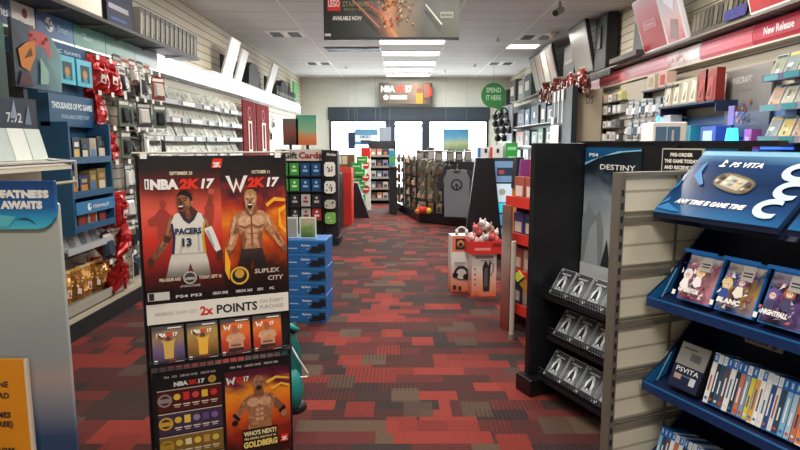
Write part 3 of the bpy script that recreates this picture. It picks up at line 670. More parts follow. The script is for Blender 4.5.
# small cream rack behind the kiosk with dark price sign
t = thing('disc_rack', 'cream slatted rack behind the blue header sign at left', 'rack', (-1.95, 2.7, 0), LR)
MB().box(0, .6, .02, .25, 0, 1.34, slatwall('slat_cream_small', 'd2ccb6', '8f8a78', .1, .2)).build('body', t)
MB().prismx([(-.14, 1.33), (.02, 1.36), (.02, 1.34), (-.14, 1.31)], 0, .62, CREAM).build('shelf', t)
mb = MB(); mb.cyl((.0, -.15, 1.35), (.64, -.15, 1.35), .008, CHROME).cyl((.64, -.15, 1.35), (.64, .1, 1.37), .008, CHROME).cyl((.64, -.15, 1.35), (.64, -.15, 1.2), .008, CHROME).cyl((0, -.15, 1.24), (.64, -.15, 1.24), .008, M('b0a88c')); mb.build('rail', t)
for i in range(4):
    o = MB().box(0, .135, 0, .012, 0, .17, M(['cfd8d2', 'b6c4c0', 'dfe4de'][i % 3], .2)).build('disc_case', None, (-1.95, 2.78 + i * .145, 1.36), (R(-14), 0, LR))
    tag(o, 'pale shiny disc case on the cream rack at left, %s from the left' % nth(i), 'disc case', 'pale disc cases on the cream rack')
t = thing('price_sign', 'dark blue grey sign with white price numbers at left edge', 'sign', (-2.05, 2.8, 0), LR)
MB().box(0, .62, 0, .015, 1.53, 1.68, M('2a3240')).build('board', t); mb = MB(); mb.step = .001; mb.text('7.92', .5, 1.56, .07, 0, M('c8ccd0'), 'r', width=.13); mb.poly([(.4, 1.58), (.44, 1.68), (.46, 1.58)], 0, M('8a94a8')); mb.poly([(.52, 1.55), (.56, 1.66), (.58, 1.55)], 0, M('6a7890')); mb.build('lettering', t)
MB().box(.3, .34, .015, .05, 1.34, 1.6, DARK).build('post', t)

# ================================================================== FOREGROUND KIOSK SIGN (left)
t = thing('kiosk_sign', 'blue and grey upright advertising board at the left foreground', 'sign', (-1.45, 1.5, 0))
a = atY(58, 180, 1.5)
xr = a.x + 1.45 - .004; zt = 1.357; r_ = .04
pts = [(0, 0), (xr + .0, 0), (xr + .0, 1.3), (0, 1.3)]
MB().prism(pts, 0, .012, art('kiosk_art', [(0, '1c2c44'), (.28, '33486a'), (.42, '8b8a90'), (.48, 'a4938e'), (.56, '8f9698'), (.8, 'a3aaa4'), (1, 'a9ada4')], .9, 'Z', (.45, 1.25), .06, rough=.12)).build('body_board', t, bevel=.004)
rad = [(xr - .05 + .05 * math.sin(R(q)), 1.235 - .0 + .05 - .05 * math.cos(R(q))) for q in (0, 22, 45, 67, 90)]
MB().prism([(0, 1.235)] + rad + [(xr, zt), (0, zt)], -.012, .0, art('kiosk_header_art', [(0, '55c0cc'), (.25, '2c9ac4'), (.5, '165a9c'), (1, '103a70')], 2.2, 'Z', (1.235, 1.36), .18, rough=.25)).build('header_board', t, bevel=.002)
mb = MB(); mb.step = .0004
mb.text('GREATNESS', xr - .014, 1.316, .024, -.013, WHITE, 'r', width=.165, bold=.08); mb.text('AWAITS', xr - .032, 1.289, .024, -.013, WHITE, 'r', width=.105, bold=.08)
mb.poly([(xr - .3, 1.24), (xr - .12, 1.243), (xr - .1, 1.268), (xr - .14, 1.272), (xr - .25, 1.262)], -.013, M('58b6c4', .3)); mb.poly([(xr - .1, 1.262), (xr - .06, 1.258), (xr - .05, 1.247), (xr - .055, 1.25), (xr - .075, 1.266)], -.013, M('1b4a78')); mb.disc(xr - .19, 1.248, .035, -.013, M('1c3c5c'), rz=.012); mb.disc(xr - .19, 1.248, .02, -.013, M('4fb0c4'), rz=.006)
mb.build('print', t)
t = thing('price_card', 'orange notice card with dark capital letters at lower left', 'card', (-1.45, 1.49, 0))
a = atY(26, 358, 1.49); xo = a.x + 1.45
MB().box(xo - .25, xo, -.012, -.002, .5, a.z, M('d98a1e', .4)).box(xo, xo + .008, -.012, -.002, .5, a.z, M('d8c8b4')).build('card', t)
mb = MB(); mb.step = .0004
for py, s_ in ((385, 'ONE'), (396, 'UPLOAD'), (415, 'GAMES'), (424, 'FREE)'), (450, 'FROM')):
    z = atY(10, py, 1.49).z; mb.text(s_, xo - .044 + (.004 if ')' in s_ else 0), z, .021, -.013, DARK, 'r', bold=.03, shear=.12)
mb.build('lettering', t)

# ================================================================== SPORTS GAME STAND (foreground, left of the aisle)
RZ = math.atan2(.22, .52); WD = .562
t = STAND = thing('poster_stand', 'black wire floor stand with wrestling and basketball game posters beside aisle', 'display stand', (-1.0, 2.3, 0), RZ)
mb = MB()
for x in (-.005, WD + .005): mb.cyl((x, .03, 0), (x, .03, 1.42), .008, BLACK)
for x in (0, WD): mb.cyl((x, .03, .02), (x, .4, .02), .008, BLACK).cyl((x, .4, .02), (x, .03, .5), .006, BLACK)
mb.cyl((0, .03, .02), (WD, .03, .02), .008, BLACK).cyl((0, .4, .02), (WD, .4, .02), .008, BLACK)
mb.build('frame', t)
mb = MB()
for i in range(1, 18): mb.cyl((i * WD / 18, .03, .1), (i * WD / 18, .03, .8), .0025, BLACK, 5)
for i in range(24): mb.cyl((0, .033, .1 + i * .03), (WD, .033, .1 + i * .03), .0025, BLACK, 5)
mb.build('wire_grid', t)
mb = MB()
for x in (.02, WD - .03): mb.box(x - .012, x + .012, -.012, .02, 1.39, 1.41, WHITE)
mb.cyl((-.02, 0, 1.412), (WD + .02, 0, 1.412), .004, M('b8b09c')); mb.build('top_clip', t)
V = lambda py: .817 + (1 - (py - 157) / 141) * .58
U = lambda px: (px - 137) / 148 * WD
P = lambda pts: [(U(a), V(b)) for a, b in pts]
RB = art('red_poster_bg', [(0, '120a0c'), (.14, '5a1010'), (.4, 'c82c20'), (.62, 'e05a44'), (.8, '6c1616'), (.9, '1c1214'), (1, '120e12')], 3.2, 'Z', (.86, 1.40), .10, rough=.3)
FB = art('fire_poster_bg', [(0, '120a0c'), (.15, '3a140c'), (.35, 'd04a16'), (.5, 'e8801c'), (.62, 'b03018'), (.76, '4c1a28'), (.86, '1c1214'), (1, '120e12')], 8, 'Z', (.84, 1.40), .22, rough=.3, seed=4)
mb = MB(); mb.step = .00015
mb.box(0, WD, 0, .012, .815, 1.4, BLACK)
mb.rect(0, .817, U(216), 1.397, 0, RB); mb.rect(U(216), .817, WD, 1.397, 0, FB)
mb.build('poster_board', t)
SK1, SK1d, SK1h = art('print_a', [(0, '3c2018'), (.4, '6a3c28'), (.6, '8a5238'), (1, 'b88060')], 38, 'Z', (-2, 4), .5), M('4a281c', .4), M('a87050', .4)
SK2, SK2d, SK2h = art('print_b', [(0, '6a3c28'), (.42, 'a06c4c'), (.58, 'c08a64'), (1, 'e0b890')], 34, 'Z', (-2, 4), .5), M('80503a', .4), art('print_c', [(0, 'a87050'), (.5, 'd0a07c'), (1, 'ecc8a4')], 40, 'Z', (-2, 4), .5)
mb = MB(); mb.step = .00015; Y0 = -.0015
# background glow figures
GH = M('a03a30', .4)
for q in ([(143, 216), (150, 212), (155, 206), (160, 206), (166, 214), (164, 232), (160, 240), (152, 236), (152, 222), (144, 222)], [(199, 226), (199, 206), (204, 200), (209, 205), (208, 215), (205, 232)], [(155, 199), (158, 197), (161, 199), (161, 204), (157, 206), (155, 203)]): mb.poly(P(q), Y0, GH)
mb.disc(U(206), V(191), .013, Y0, M('b8503c')); mb.poly(P([(201, 204), (204, 193), (208, 194), (207, 206)]), Y0, M('8a3428'))
Z = lambda pts: P([(130 + a / 2.647, 140 + b / 2.647) for a, b in pts])
def zd(a, b, r, rz, m, n=14): mb.poly(Z([(a + r * math.cos(2 * PI * q / n), b + rz * math.sin(-2 * PI * q / n)) for q in range(n)]), Y0, m)
JW = art('jersey_print', [(0, '3a3034'), (.12, '8a827c'), (.25, 'd0c8bc'), (1, 'e4dfd4')], 12, 'Z', (.90, 1.22), .03)
mb.poly(Z([(92, 288), (180, 288), (186, 312), (192, 352), (150, 354), (138, 318), (126, 354), (74, 352), (84, 312)]), Y0, JW)
mb.poly(Z([(100, 190), (86, 200), (79, 220), (76, 238), (62, 260), (46, 284), (34, 300), (42, 308), (56, 300), (78, 276), (94, 250), (106, 226)]), Y0, SK1)
mb.poly(Z([(92, 200), (84, 216), (80, 238), (64, 264), (58, 276), (62, 274), (82, 250), (88, 228), (96, 208)]), Y0, SK1h)
mb.poly(Z([(76, 240), (92, 250), (84, 262), (70, 258)]), Y0, SK1d); mb.poly(Z([(36, 296), (28, 306), (30, 318), (38, 322), (44, 314), (46, 304)]), Y0, SK1d)
mb.poly(Z([(168, 190), (184, 198), (192, 212), (198, 232), (184, 238), (172, 222)]), Y0, SK1); mb.poly(Z([(178, 198), (188, 208), (192, 226), (184, 222)]), Y0, SK1h)
mb.poly(Z([(178, 230), (199, 224), (208, 246), (216, 268), (222, 288), (210, 294), (202, 282), (190, 258)]), Y0, M('e0dcd4')); mb.poly(Z([(184, 236), (190, 234), (206, 280), (202, 282), (190, 258)]), Y0, M('a8a4a0'))
mb.poly(Z([(210, 292), (222, 287), (228, 300), (224, 312), (214, 314), (208, 304)]), Y0, SK1d)
mb.poly(Z([(103, 190), (118, 185), (128, 203), (140, 213), (152, 202), (160, 185), (173, 190), (182, 214), (178, 250), (182, 292), (90, 292), (97, 250), (92, 214)]), Y0, JW)
mb.poly(Z([(92, 214), (97, 212), (103, 250), (98, 292), (90, 292), (97, 250)]), Y0, M('1c2a4c')); mb.poly(Z([(182, 214), (177, 212), (172, 250), (175, 292), (182, 292), (178, 250)]), Y0, M('c8982c')); mb.poly(Z([(118, 250), (122, 250), (116, 290), (110, 290)]), Y0, M('b8b0a4')); mb.poly(Z([(160, 240), (164, 240), (166, 288), (160, 288)]), Y0, M('b8b0a4'))
mb.poly(Z([(114, 184), (120, 170), (148, 170), (154, 176), (164, 186), (152, 200), (140, 209), (129, 201)]), Y0, SK1d); mb.poly(Z([(132, 180), (142, 178), (146, 198), (140, 205), (133, 200)]), Y0, SK1)
mb.poly(Z([(114, 185), (119, 184), (129, 201), (140, 209), (152, 200), (160, 184), (164, 186), (154, 205), (140, 216), (126, 206)]), Y0, M('1c2a4c'))
mb.poly(Z([(112, 146), (116, 138), (128, 134), (140, 136), (148, 146), (150, 158), (146, 170), (138, 180), (126, 184), (116, 182), (112, 174), (113, 166), (108, 160), (111, 154)]), Y0, SK1)
mb.poly(Z([(112, 148), (113, 138), (122, 130), (136, 130), (148, 138), (152, 152), (150, 162), (146, 158), (142, 148), (130, 142), (118, 142)]), Y0, M('18100e'))
mb.poly(Z([(146, 158), (152, 156), (152, 166), (147, 170)]), Y0, SK1h); mb.poly(Z([(128, 148), (142, 152), (144, 166), (134, 170), (130, 160)]), Y0, SK1h)
mb.poly(Z([(112, 151), (122, 149), (122, 151), (113, 153)]), Y0, M('18100e')); mb.poly(Z([(127, 149), (138, 151), (138, 153), (127, 152)]), Y0, M('18100e')); mb.poly(Z([(114, 154), (120, 153), (120, 156), (114, 156)]), Y0, M('2c1810')); mb.poly(Z([(129, 154), (136, 155), (135, 157), (129, 157)]), Y0, M('2c1810')); mb.poly(Z([(120, 156), (124, 156), (125, 164), (116, 165), (117, 161)]), Y0, SK1d)
zd(120, 173, 7, 7.5, M('240a0a')); mb.poly(Z([(114, 169), (126, 168), (125, 171), (115, 172)]), Y0, WHITE); mb.poly(Z([(116, 178), (124, 178), (121, 180)]), Y0, M('a83c34'))
mb.text('PACERS', *P([(130 + 137 / 2.647, 140 + 241 / 2.647)])[0], .032, Y0, M('1c2a4c'), 'c', width=(172 - 102) / 2.647 / 148 * WD, bold=.05); mb.text('13', *P([(130 + 132 / 2.647, 140 + 272 / 2.647)])[0], .042, Y0, M('1c2a4c'), 'c', width=.036, bold=.05)
# wrestler
BT = art('trunks_print', [(0, '120c0e'), (.5, '241a1c'), (.8, '3c2c28'), (1, '4a3430')], 30, 'Z', (.9, 1.05), .3)
mb.poly(Z([(280, 284), (336, 284), (346, 318), (350, 350), (320, 354), (309, 320), (300, 354), (268, 350), (273, 318)]), Y0, BT)
mb.poly(Z([(276, 190), (260, 200), (252, 218), (248, 238), (250, 256), (240, 272), (236, 290), (246, 296), (258, 286), (266, 266), (274, 246), (282, 224)]), Y0, SK2)
mb.poly(Z([(342, 190), (358, 199), (368, 216), (376, 236), (388, 252), (398, 270), (404, 284), (396, 294), (384, 284), (370, 264), (352, 244), (342, 222)]), Y0, SK2)
mb.poly(Z([(262, 204), (256, 220), (254, 240), (258, 238), (264, 222), (270, 206)]), Y0, SK2h); mb.poly(Z([(354, 202), (362, 216), (368, 232), (362, 230), (352, 214)]), Y0, SK2h); mb.poly(Z([(250, 250), (262, 254), (252, 276), (244, 276)]), Y0, SK2h); mb.poly(Z([(372, 244), (386, 256), (394, 276), (382, 268)]), Y0, SK2d); mb.poly(Z([(264, 232), (276, 236), (268, 250), (256, 246)]), Y0, SK2d)
zd(242, 298, 8, 9, SK2d); zd(402, 294, 8, 9, SK2d)
mb.poly(Z([(275, 190), (294, 185), (324, 185), (343, 190), (354, 208), (346, 232), (339, 252), (337, 290), (281, 290), (279, 254), (270, 232), (264, 210)]), Y0, SK2)
mb.poly(Z([(280, 203), (300, 200), (307, 206), (306, 222), (292, 230), (274, 224), (272, 212)]), Y0, SK2h); mb.poly(Z([(338, 203), (318, 200), (311, 206), (312, 222), (326, 230), (344, 224), (346, 212)]), Y0, SK2h)
mb.poly(Z([(272, 224), (292, 231), (306, 224), (306, 227), (292, 236), (274, 229)]), Y0, SK2d); mb.poly(Z([(346, 224), (326, 231), (312, 224), (312, 227), (326, 236), (344, 229)]), Y0, SK2d); mb.poly(Z([(307, 196), (311, 196), (311, 288), (307, 288)]), Y0, SK2d)
for q in (238, 252, 266): mb.poly(Z([(294, q), (305, q - 1), (305, q + 9), (295, q + 10)]), Y0, SK2h); mb.poly(Z([(313, q - 1), (324, q), (323, q + 10), (313, q + 9)]), Y0, SK2h)
mb.poly(Z([(279, 250), (286, 240), (292, 262), (288, 288), (281, 288)]), Y0, SK2d); mb.poly(Z([(339, 250), (332, 240), (327, 262), (331, 288), (337, 288)]), Y0, SK2d)
mb.poly(Z([(290, 186), (293, 170), (324, 170), (328, 186), (318, 198), (309, 202), (300, 198)]), Y0, SK2d); mb.poly(Z([(300, 180), (316, 180), (312, 198), (306, 198)]), Y0, SK2)
mb.poly(Z([(292, 148), (296, 138), (306, 133), (318, 137), (325, 148), (326, 160), (322, 172), (316, 182), (307, 186), (299, 184), (294, 174), (291, 160)]), Y0, SK2)
mb.poly(Z([(291, 152), (292, 140), (300, 132), (314, 131), (324, 140), (327, 154), (322, 146), (312, 139), (300, 140)]), Y0, M('a07c4c')); mb.poly(Z([(310, 146), (322, 150), (322, 164), (314, 168)]), Y0, SK2h)
mb.poly(Z([(293, 153), (303, 156), (303, 158), (294, 156)]), Y0, M('3c2418')); mb.poly(Z([(309, 156), (320, 152), (320, 155), (309, 158)]), Y0, M('3c2418')); mb.poly(Z([(295, 158), (302, 159), (301, 161), (296, 160)]), Y0, M('1c1010')); mb.poly(Z([(310, 159), (317, 158), (316, 160), (310, 161)]), Y0, M('1c1010')); mb.poly(Z([(304, 157), (308, 157), (310, 167), (302, 167)]), Y0, SK2d)
zd(306, 175, 7, 8, M('2c0a0a')); mb.poly(Z([(300, 170), (312, 170), (311, 173), (301, 173)]), Y0, WHITE)
for q in ([(262, 205), (272, 198), (284, 200), (284, 203), (272, 202), (264, 208)], [(276, 210), (284, 206), (284, 210), (278, 214), (279, 226), (284, 232), (284, 236), (276, 228)], [(218, 246), (223, 262), (221, 280), (217, 270)]): mb.poly(P(q), Y0, M('f0a82c'))
mb.build('artwork', t)
mb = MB(); mb.step = .00015; Y0 = -.0235; RD = M('d8301e', .4); CR = M('e8dcc0', .4)
mb.add([], [], WHITE)
mb.lay = 0
Y0 = -.03 + .002
mb.m = Matrix.Translation((0, .0, 0))
mb.poly(P([(207, 168), (209, 159), (219, 159), (217, 168)]), Y0, RD); mb.text('2K', U(213), V(167), .026, Y0, WHITE, 'c', width=.03, bold=.05)
mb.text('SEPTEMBER 20', U(177), V(174), .018, Y0, CR, 'c', width=U(188) - U(166)); mb.text('OCTOBER 11', U(258), V(174), .018, Y0, CR, 'c', width=U(268) - U(249))
mb.rect(U(142), V(187), U(146), V(177.5), Y0, WHITE); mb.rect(U(143), V(186), U(144.5), V(179), Y0, M('20304c'))
mb.text('NBA', U(147), V(187), .05, Y0, WHITE, width=U(174) - U(147), bold=.065); mb.text('2K', U(174.5), V(187), .05, Y0, RD, width=U(195) - U(175), bold=.065, shear=.15); mb.text('17', U(196), V(187), .05, Y0, WHITE, width=U(208) - U(196), bold=.05, shear=.2)
mb.poly(P([(221, 176), (225, 176), (229, 188), (232, 178), (235, 188), (240, 176), (244, 176), (236, 193), (232.5, 184), (229, 193)]), Y0, WHITE)
mb.text('2K', U(243), V(187), .05, Y0, RD, width=U(262) - U(243), bold=.065, shear=.15); mb.text('17', U(264), V(187), .05, Y0, WHITE, width=U(276) - U(264), bold=.05, shear=.2)
mb.text('PRE-ORDER AND', U(151), V(276), .018, Y0, CR, width=U(172) - U(151)); mb.disc(U(181), V(274), .026, Y0, M('b8b4b4')); mb.disc(U(181), V(274), .021, Y0, M('3c3a40')); mb.text('LEGEND', U(181), V(276), .014, Y0, CR, 'c', width=.036)
mb.text('TODAY, SEPT 16', U(190), V(276), .018, Y0, CR, width=U(213) - U(190)); mb.text('#THISISNOTAGAME', U(171), V(283), .013, Y0, M('b0a8a0'), width=U(191) - U(171))
mb.disc(U(232), V(276), .041, Y0, M('2a1c10'), 20); mb.disc(U(232), V(276), .038, Y0, M('d8a83c'), 20); mb.disc(U(232), V(276), .03, Y0, M('1c1410'), 20); mb.disc(U(232), V(274), .019, Y0, M('c8923c'))
mb.text('SUPLEX', U(248), V(275), .026, Y0, M('c8b8b0'), width=U(275) - U(248), shear=.1); mb.text('CITY', U(262), V(283), .026, Y0, M('c8b8b0'), width=U(279) - U(262), shear=.1)
mb.rect(U(139), V(294), U(160), V(286), Y0, M('c8c4c0')); mb.rect(U(140), V(293.5), U(145), V(286.5), Y0, DARK)
for s_, a_, b_ in (('PS4', 166, 178), ('PS3', 181, 192), ('XBOX ONE', 203, 219), ('XBOX 360', 227, 245), ('XBOX', 250, 257), ('PC', 264, 269)): mb.text(s_, U(a_), V(293), .016, Y0, M('d8d4d0'), width=U(b_) - U(a_))
o = mb.build('lettering', t, loc=(0, .017, 0))
# points strip
mb = MB(); mb.step = .00015; mb.box(0, WD, -.006, .012, .735, .815, M('e2ddd2', .4))
mb.text('MEMBERS EARN GET', .03, .768, .02, -.006, M('b8b0a6'), width=.16); mb.text('2x', .2, .755, .05, -.006, M('c8281e'), width=.052, bold=.04); mb.text('POINTS', .265, .755, .05, -.006, M('1c1c20'), width=.165, bold=.03)
mb.text('ON EVERY', .44, .78, .022, -.006, M('a8a096'), width=.1); mb.text('PURCHASE', .44, .755, .022, -.006, M('a8a096'), width=.1); mb.build('points_strip', t)
# shelf and four game cases
mb = MB(); mb.box(.0, WD, -.04, .02, .568, .574, BLACK); mb.cyl((0, -.04, .59), (WD, -.04, .59), .003, BLACK).cyl((0, -.04, .57), (0, -.04, .6), .003, BLACK).cyl((WD, -.04, .57), (WD, -.04, .6), .003, BLACK); mb.build('shelf', t)
mb = MB(); mb.box(.005, WD - .005, .012, .018, .574, .733, M('1a1418')); mb.build('shelf_back', t)
GOLDC = art('gold_cover', [(0, '3c2818'), (.4, '94682c'), (.7, 'a8884c'), (1, '4a3424')], 9, 'Z', (0, .15), .3)
PURPC = art('purple_cover', [(0, '342840'), (.4, '6a5478'), (.7, '947450'), (1, '443848')], 9, 'Z', (0, .15), .3)
FIREC = art('fire_cover', [(0, '7c1c14'), (.4, 'c03c1c'), (.7, 'd8702c'), (1, '5c1810')], 9, 'Z', (0, .15), .3)
for i, (bg, nm, lab) in enumerate([(PURPC, 'NBA', 'purple basketball game case, leftmost on the poster stand shelf'), (GOLDC, 'NBA', 'gold basketball game case, second on the poster stand shelf'), (FIREC, 'WWE', 'orange wrestling game case, third on the poster stand shelf'), (FIREC, 'WWE', 'orange wrestling game case, rightmost on the poster stand shelf')]):
    x = .012 + i * .131
    base = Matrix.Translation((-1.0, 2.3, 0)) @ Matrix.Rotation(RZ, 4, 'Z') @ Vector((x, -.032, .577))
    u = thing('game_case', lab, 'game case', base, RZ, 'game cases on the poster stand', rx=R(-8)); w, h = .122, .152
    MB().box(0, w, 0, .012, 0, h, M('26262a', .3)).build('case', u); mb = MB(); mb.step = .00015
    mb.rect(.002, .002, w - .002, h - .002, 0, bg); mb.rect(.002, h - .016, w - .002, h - .002, 0, M('4a4648')); mb.rect(w * .5, h - .012, w * .92, h - .008, 0, WHITE)
    if nm == 'NBA':
        mb.text('NBA', .018, h - .043, .02, 0, WHITE, width=.036, bold=.065); mb.text('2K', .055, h - .043, .02, 0, RD, width=.024, bold=.065); mb.text('17', .08, h - .043, .02, 0, WHITE, width=.017, bold=.05)
        g_ = M('e0a83c' if i else 'c8a04c'); mb.poly([(.045, .02), (.078, .02), (.082, .08), (.09, .1), (.072, .09), (.05, .09), (.035, .1), (.042, .08)], 0, g_); mb.disc(.061, .1, .01, 0, SK1); mb.poly([(.035, .1), (.02, .115), (.024, .122), (.046, .1)], 0, SK1)
    else:
        mb.poly([(.012, h - .024), (.018, h - .024), (.023, h - .04), (.027, h - .028), (.031, h - .04), (.038, h - .024), (.044, h - .024), (.034, h - .048), (.027, h - .036), (.02, h - .048)], 0, WHITE)
        mb.text('2K', .046, h - .043, .02, 0, RD, width=.024, bold=.065); mb.text('17', .073, h - .043, .02, 0, WHITE, width=.017, bold=.05)
        mb.poly([(.03, .02), (.09, .02), (.09, .055), (.1, .065), (.092, .085), (.07, .092), (.05, .092), (.028, .085), (.02, .065), (.032, .055)], 0, SK2h); mb.disc(.06, .1, .012, 0, SK2, rz=.015); mb.poly([(.038, .035), (.082, .035), (.08, .045), (.04, .045)], 0, SK2d); mb.rect(.03, .01, .09, .03, 0, M('30181c'))
    mb.rect(.006, .005, .018, .018, 0, WHITE); mb.rect(w - .04, .005, w - .005, .013, 0, WHITE); mb.disc(w * .55, .01, .006, 0, RD); mb.disc(w * .65, .01, .006, 0, RD)
    mb.build('cover', u)
# lower left bonus sheet
V2 = lambda py: .53 - (py - 380) * .0036
mb = MB(); mb.step = .00015; Y0 = -.002
mb.box(.005, .275, -.0015, .01, .1, .535, M('141014'))
mb.text('PS4   PS3   XBOX ONE   XBOX 360', .05, .505, .013, Y0, M('c8c4c0'), width=.2)
mb.text('NBA', .085, .468, .024, Y0, WHITE, width=.055, bold=.065); mb.text('2K', .142, .468, .024, Y0, RD, width=.036, bold=.065); mb.text('17', .18, .468, .024, Y0, WHITE, width=.026, bold=.05); mb.disc(.235, .478, .016, Y0, M('c8963c')); mb.text('1', .235, .471, .018, Y0, BLACK, 'c')
rowc = [('4a1014', ['8c7c7c', 'e0b83c', 'c82c28', 'c8443c']), ('3c2c44', ['c89a2c', 'd8b03c', 'e0c04c', '8c7ca0', '5a4878', '7a5a90']), ('7a5c24', ['a88428', 'c8a84c', 'd8c8a0', 'e0b83c', 'b88848']), ('5c4220', ['c8a03c', 'd8b870', 'e0c890'])]
rr = random.Random(8)
for i, (bg, cs) in enumerate(rowc):
    z1 = .452 - i * .098; mb.rect(.02, z1 - .09, .27, z1, Y0, M(bg)); mb.rect(.02, z1, .27, z1 + .004, Y0, M('c8b8a0'))
    mb.disc(.048, z1 - .04, .028, Y0, M(cs[0]), 16); mb.disc(.048, z1 - .04, .02, Y0, M(bg), 16); mb.rect(.028, z1 - .05, .068, z1 - .032, Y0, M(cs[0]))
    for j, c in enumerate(cs[1:] * 2):
        x = .095 + j * .036
        if x > .25: break
        hh = rr.uniform(.02, .034); (mb.disc(x, z1 - .03, .014, Y0, M(c), 10) if j % 2 == 0 else mb.rect(x - .012, z1 - .03 - hh / 2, x + .012, z1 - .03 + hh / 2, Y0, M(c))); mb.rect(x - .014, z1 - .066, x + .014, z1 - .061, Y0, M('d8ccb4')); mb.rect(x - .01, z1 - .074, x + .01, z1 - .071, Y0, M('d8ccb4'))
mb.build('bonus_sheet', t)
# lower right wrestler poster
mb = MB(); mb.step = .00015
mb.box(.28, WD, -.0015, .01, .1, .535, M('141014'))
FB2 = art('fire_poster_low', [(0, '2a100c'), (.25, '8c2418'), (.5, 'd85a1c'), (.68, 'e88c24'), (.85, '6a2038'), (1, '2a1420')], 6, 'Z', (.12, .5), .25, seed=9)
mb.rect(.285, .1, WD - .003, .495, Y0, FB2); mb.text('PS4  PS3   XBOX ONE   XBOX 360', .31, .508, .013, Y0, M('d8d4d0'), width=.2)
mb.poly([(.29, .47), (.298, .47), (.303, .45), (.308, .465), (.313, .45), (.322, .47), (.33, .47), (.319, .435), (.308, .452), (.298, .435)], Y0, WHITE); mb.text('2K', .332, .445, .03, Y0, RD, width=.03, bold=.065); mb.text('17', .363, .445, .03, Y0, WHITE, width=.022, bold=.05)
for q, c in (([(.37, .37), (.35, .35), (.315, .29), (.325, .27), (.36, .31), (.385, .34)], SK2), ([(.475, .37), (.5, .35), (.535, .31), (.52, .285), (.49, .31), (.47, .34)], SK2d), ([(.355, .36), (.375, .375), (.41, .385), (.445, .385), (.48, .375), (.495, .36), (.485, .32), (.475, .27), (.475, .22), (.375, .22), (.378, .27), (.37, .32)], SK2)): mb.poly(q, Y0, c)
mb.disc(.4, .345, .027, Y0, SK2h, 14, rz=.02); mb.disc(.45, .345, .027, Y0, SK2h, 14, rz=.02)
for zz in (.31, .29, .268): mb.rect(.408, zz - .007, .423, zz + .007, Y0, SK2h); mb.rect(.427, zz - .007, .442, zz + .007, Y0, SK2h)
mb.poly([(.31, .3), (.335, .27), (.345, .28), (.32, .31)], Y0, BLACK); mb.poly([(.515, .28), (.54, .3), (.53, .315), (.505, .29)], Y0, BLACK); mb.disc(.32, .265, .013, Y0, BLACK); mb.disc(.53, .275, .014, Y0, SK2)
mb.rect(.405, .37, .445, .4, Y0, SK2d); mb.disc(.425, .43, .026, Y0, SK2, 18, rz=.037); mb.disc(.425, .408, .015, Y0, M('4a3024'), rz=.014); mb.disc(.425, .408, .007, Y0, M('2c0c0c')); mb.rect(.41, .432, .42, .435, Y0, M('3c2418')); mb.rect(.43, .432, .44, .435, Y0, M('3c2418'))
for q in ([(.46, .42), (.5, .44), (.555, .43), (.555, .437), (.5, .452), (.455, .435)], [(.48, .39), (.52, .41), (.557, .395), (.557, .405), (.52, .42), (.475, .4)]): mb.poly(q, Y0, M('f0b43c'))
mb.rect(.35, .1, .5, .228, Y0, M('2a1410')); mb.text("WHO'S NEXT?", .425, .198, .028, Y0, M('e8d8a0'), 'c', width=.14, bold=.04); mb.text('PRE-ORDER AND PLAY AS', .425, .18, .013, Y0, M('e8d8a0'), 'c', width=.135); mb.text('GOLDBERG', .425, .145, .036, Y0, M('e8d070'), 'c', width=.145, bold=.05)
mb.poly([(.51, .145), (.515, .18), (.548, .18), (.543, .145)], Y0, RD); mb.text('2K', .53, .152, .022, Y0, WHITE, 'c', width=.025, bold=.05)
mb.build('wrestler_poster', t)
# teal bag behind the stand
t = thing('backpack', 'teal backpack with white cord hanging behind the poster stand', 'bag', (-.47, 2.78, 0))
mb = MB(); mb.smooth = True; TEAL = M('14605e', .5); mb.blob((-.075, .1, .34), (.055, .05, .19), TEAL, 16, 12, .04); mb.blob((-.06, .04, .25), (.055, .06, .1), M('1f827c', .5), 12, 8, .04); mb.build('body', t)
MB().blob((-.06, .1, .13), (.06, .06, .035), BLACK).build('bottom_patch', t)
mb = MB(); mb.tube([(-.07, .02, .5), (-.02, .0, .42), (.02, .02, .34), (.02, .05, .31), (-.02, .04, .31)], .004, WHITE); mb.build('cord', t)
mb = MB(); mb.smooth = True; mb.tube([(-.13, .1, .52), (-.12, .05, .56), (-.07, .05, .57), (-.04, .1, .53)], .014, M('26a39a', .4)); mb.blob((-.06, .1, .54), (.025, .025, .03), BLACK); mb.build('strap', t)

# ================================================================== CONSOLE BOX STACK
def mk_ps():
    u = thing('console_box', '', 'box'); w, h, dp = .40, .112, .3
    MB().box(0, w, 0, dp, 0, h, M('2466a8', .4)).build('carton', u, bevel=.003)
    mb = MB(); mb.step = .0008; mb.rect(.003, h - .01, w - .003, h - .003, 0, M('3a86c4')); mb.text('PlayStation', .2, .062, .022, 0, WHITE, width=.075, bold=.03, shear=.2); mb.text('4', .25, .035, .018, 0, WHITE)
    mb.poly([(.27, .02), (.395, .024), (.395, .06), (.29, .062)], 0, M('12161e')); mb.rect(.34, .06, .392, .085, 0, M('16202c')); mb.rect(.26, .012, .36, .03, 0, M('161c26')); mb.rect(.08, .04, .17, .05, 0, M('9cc0e0'))
    mb.build('printed_front', u); return u
k = Kind(mk_ps)
p0 = atZ(330, 322, 0); rz = R(-4)
for i in range(6):
    k.put('blue game console box, %s in the stack by the poster stand' % ['lowest', 'second from bottom', 'third from bottom', 'fourth from bottom', 'fifth from bottom', 'topmost'][i], (p0.x - .425 + (i % 2) * .004, p0.y, .001 + i * .1135), rz, 'blue console boxes stacked')
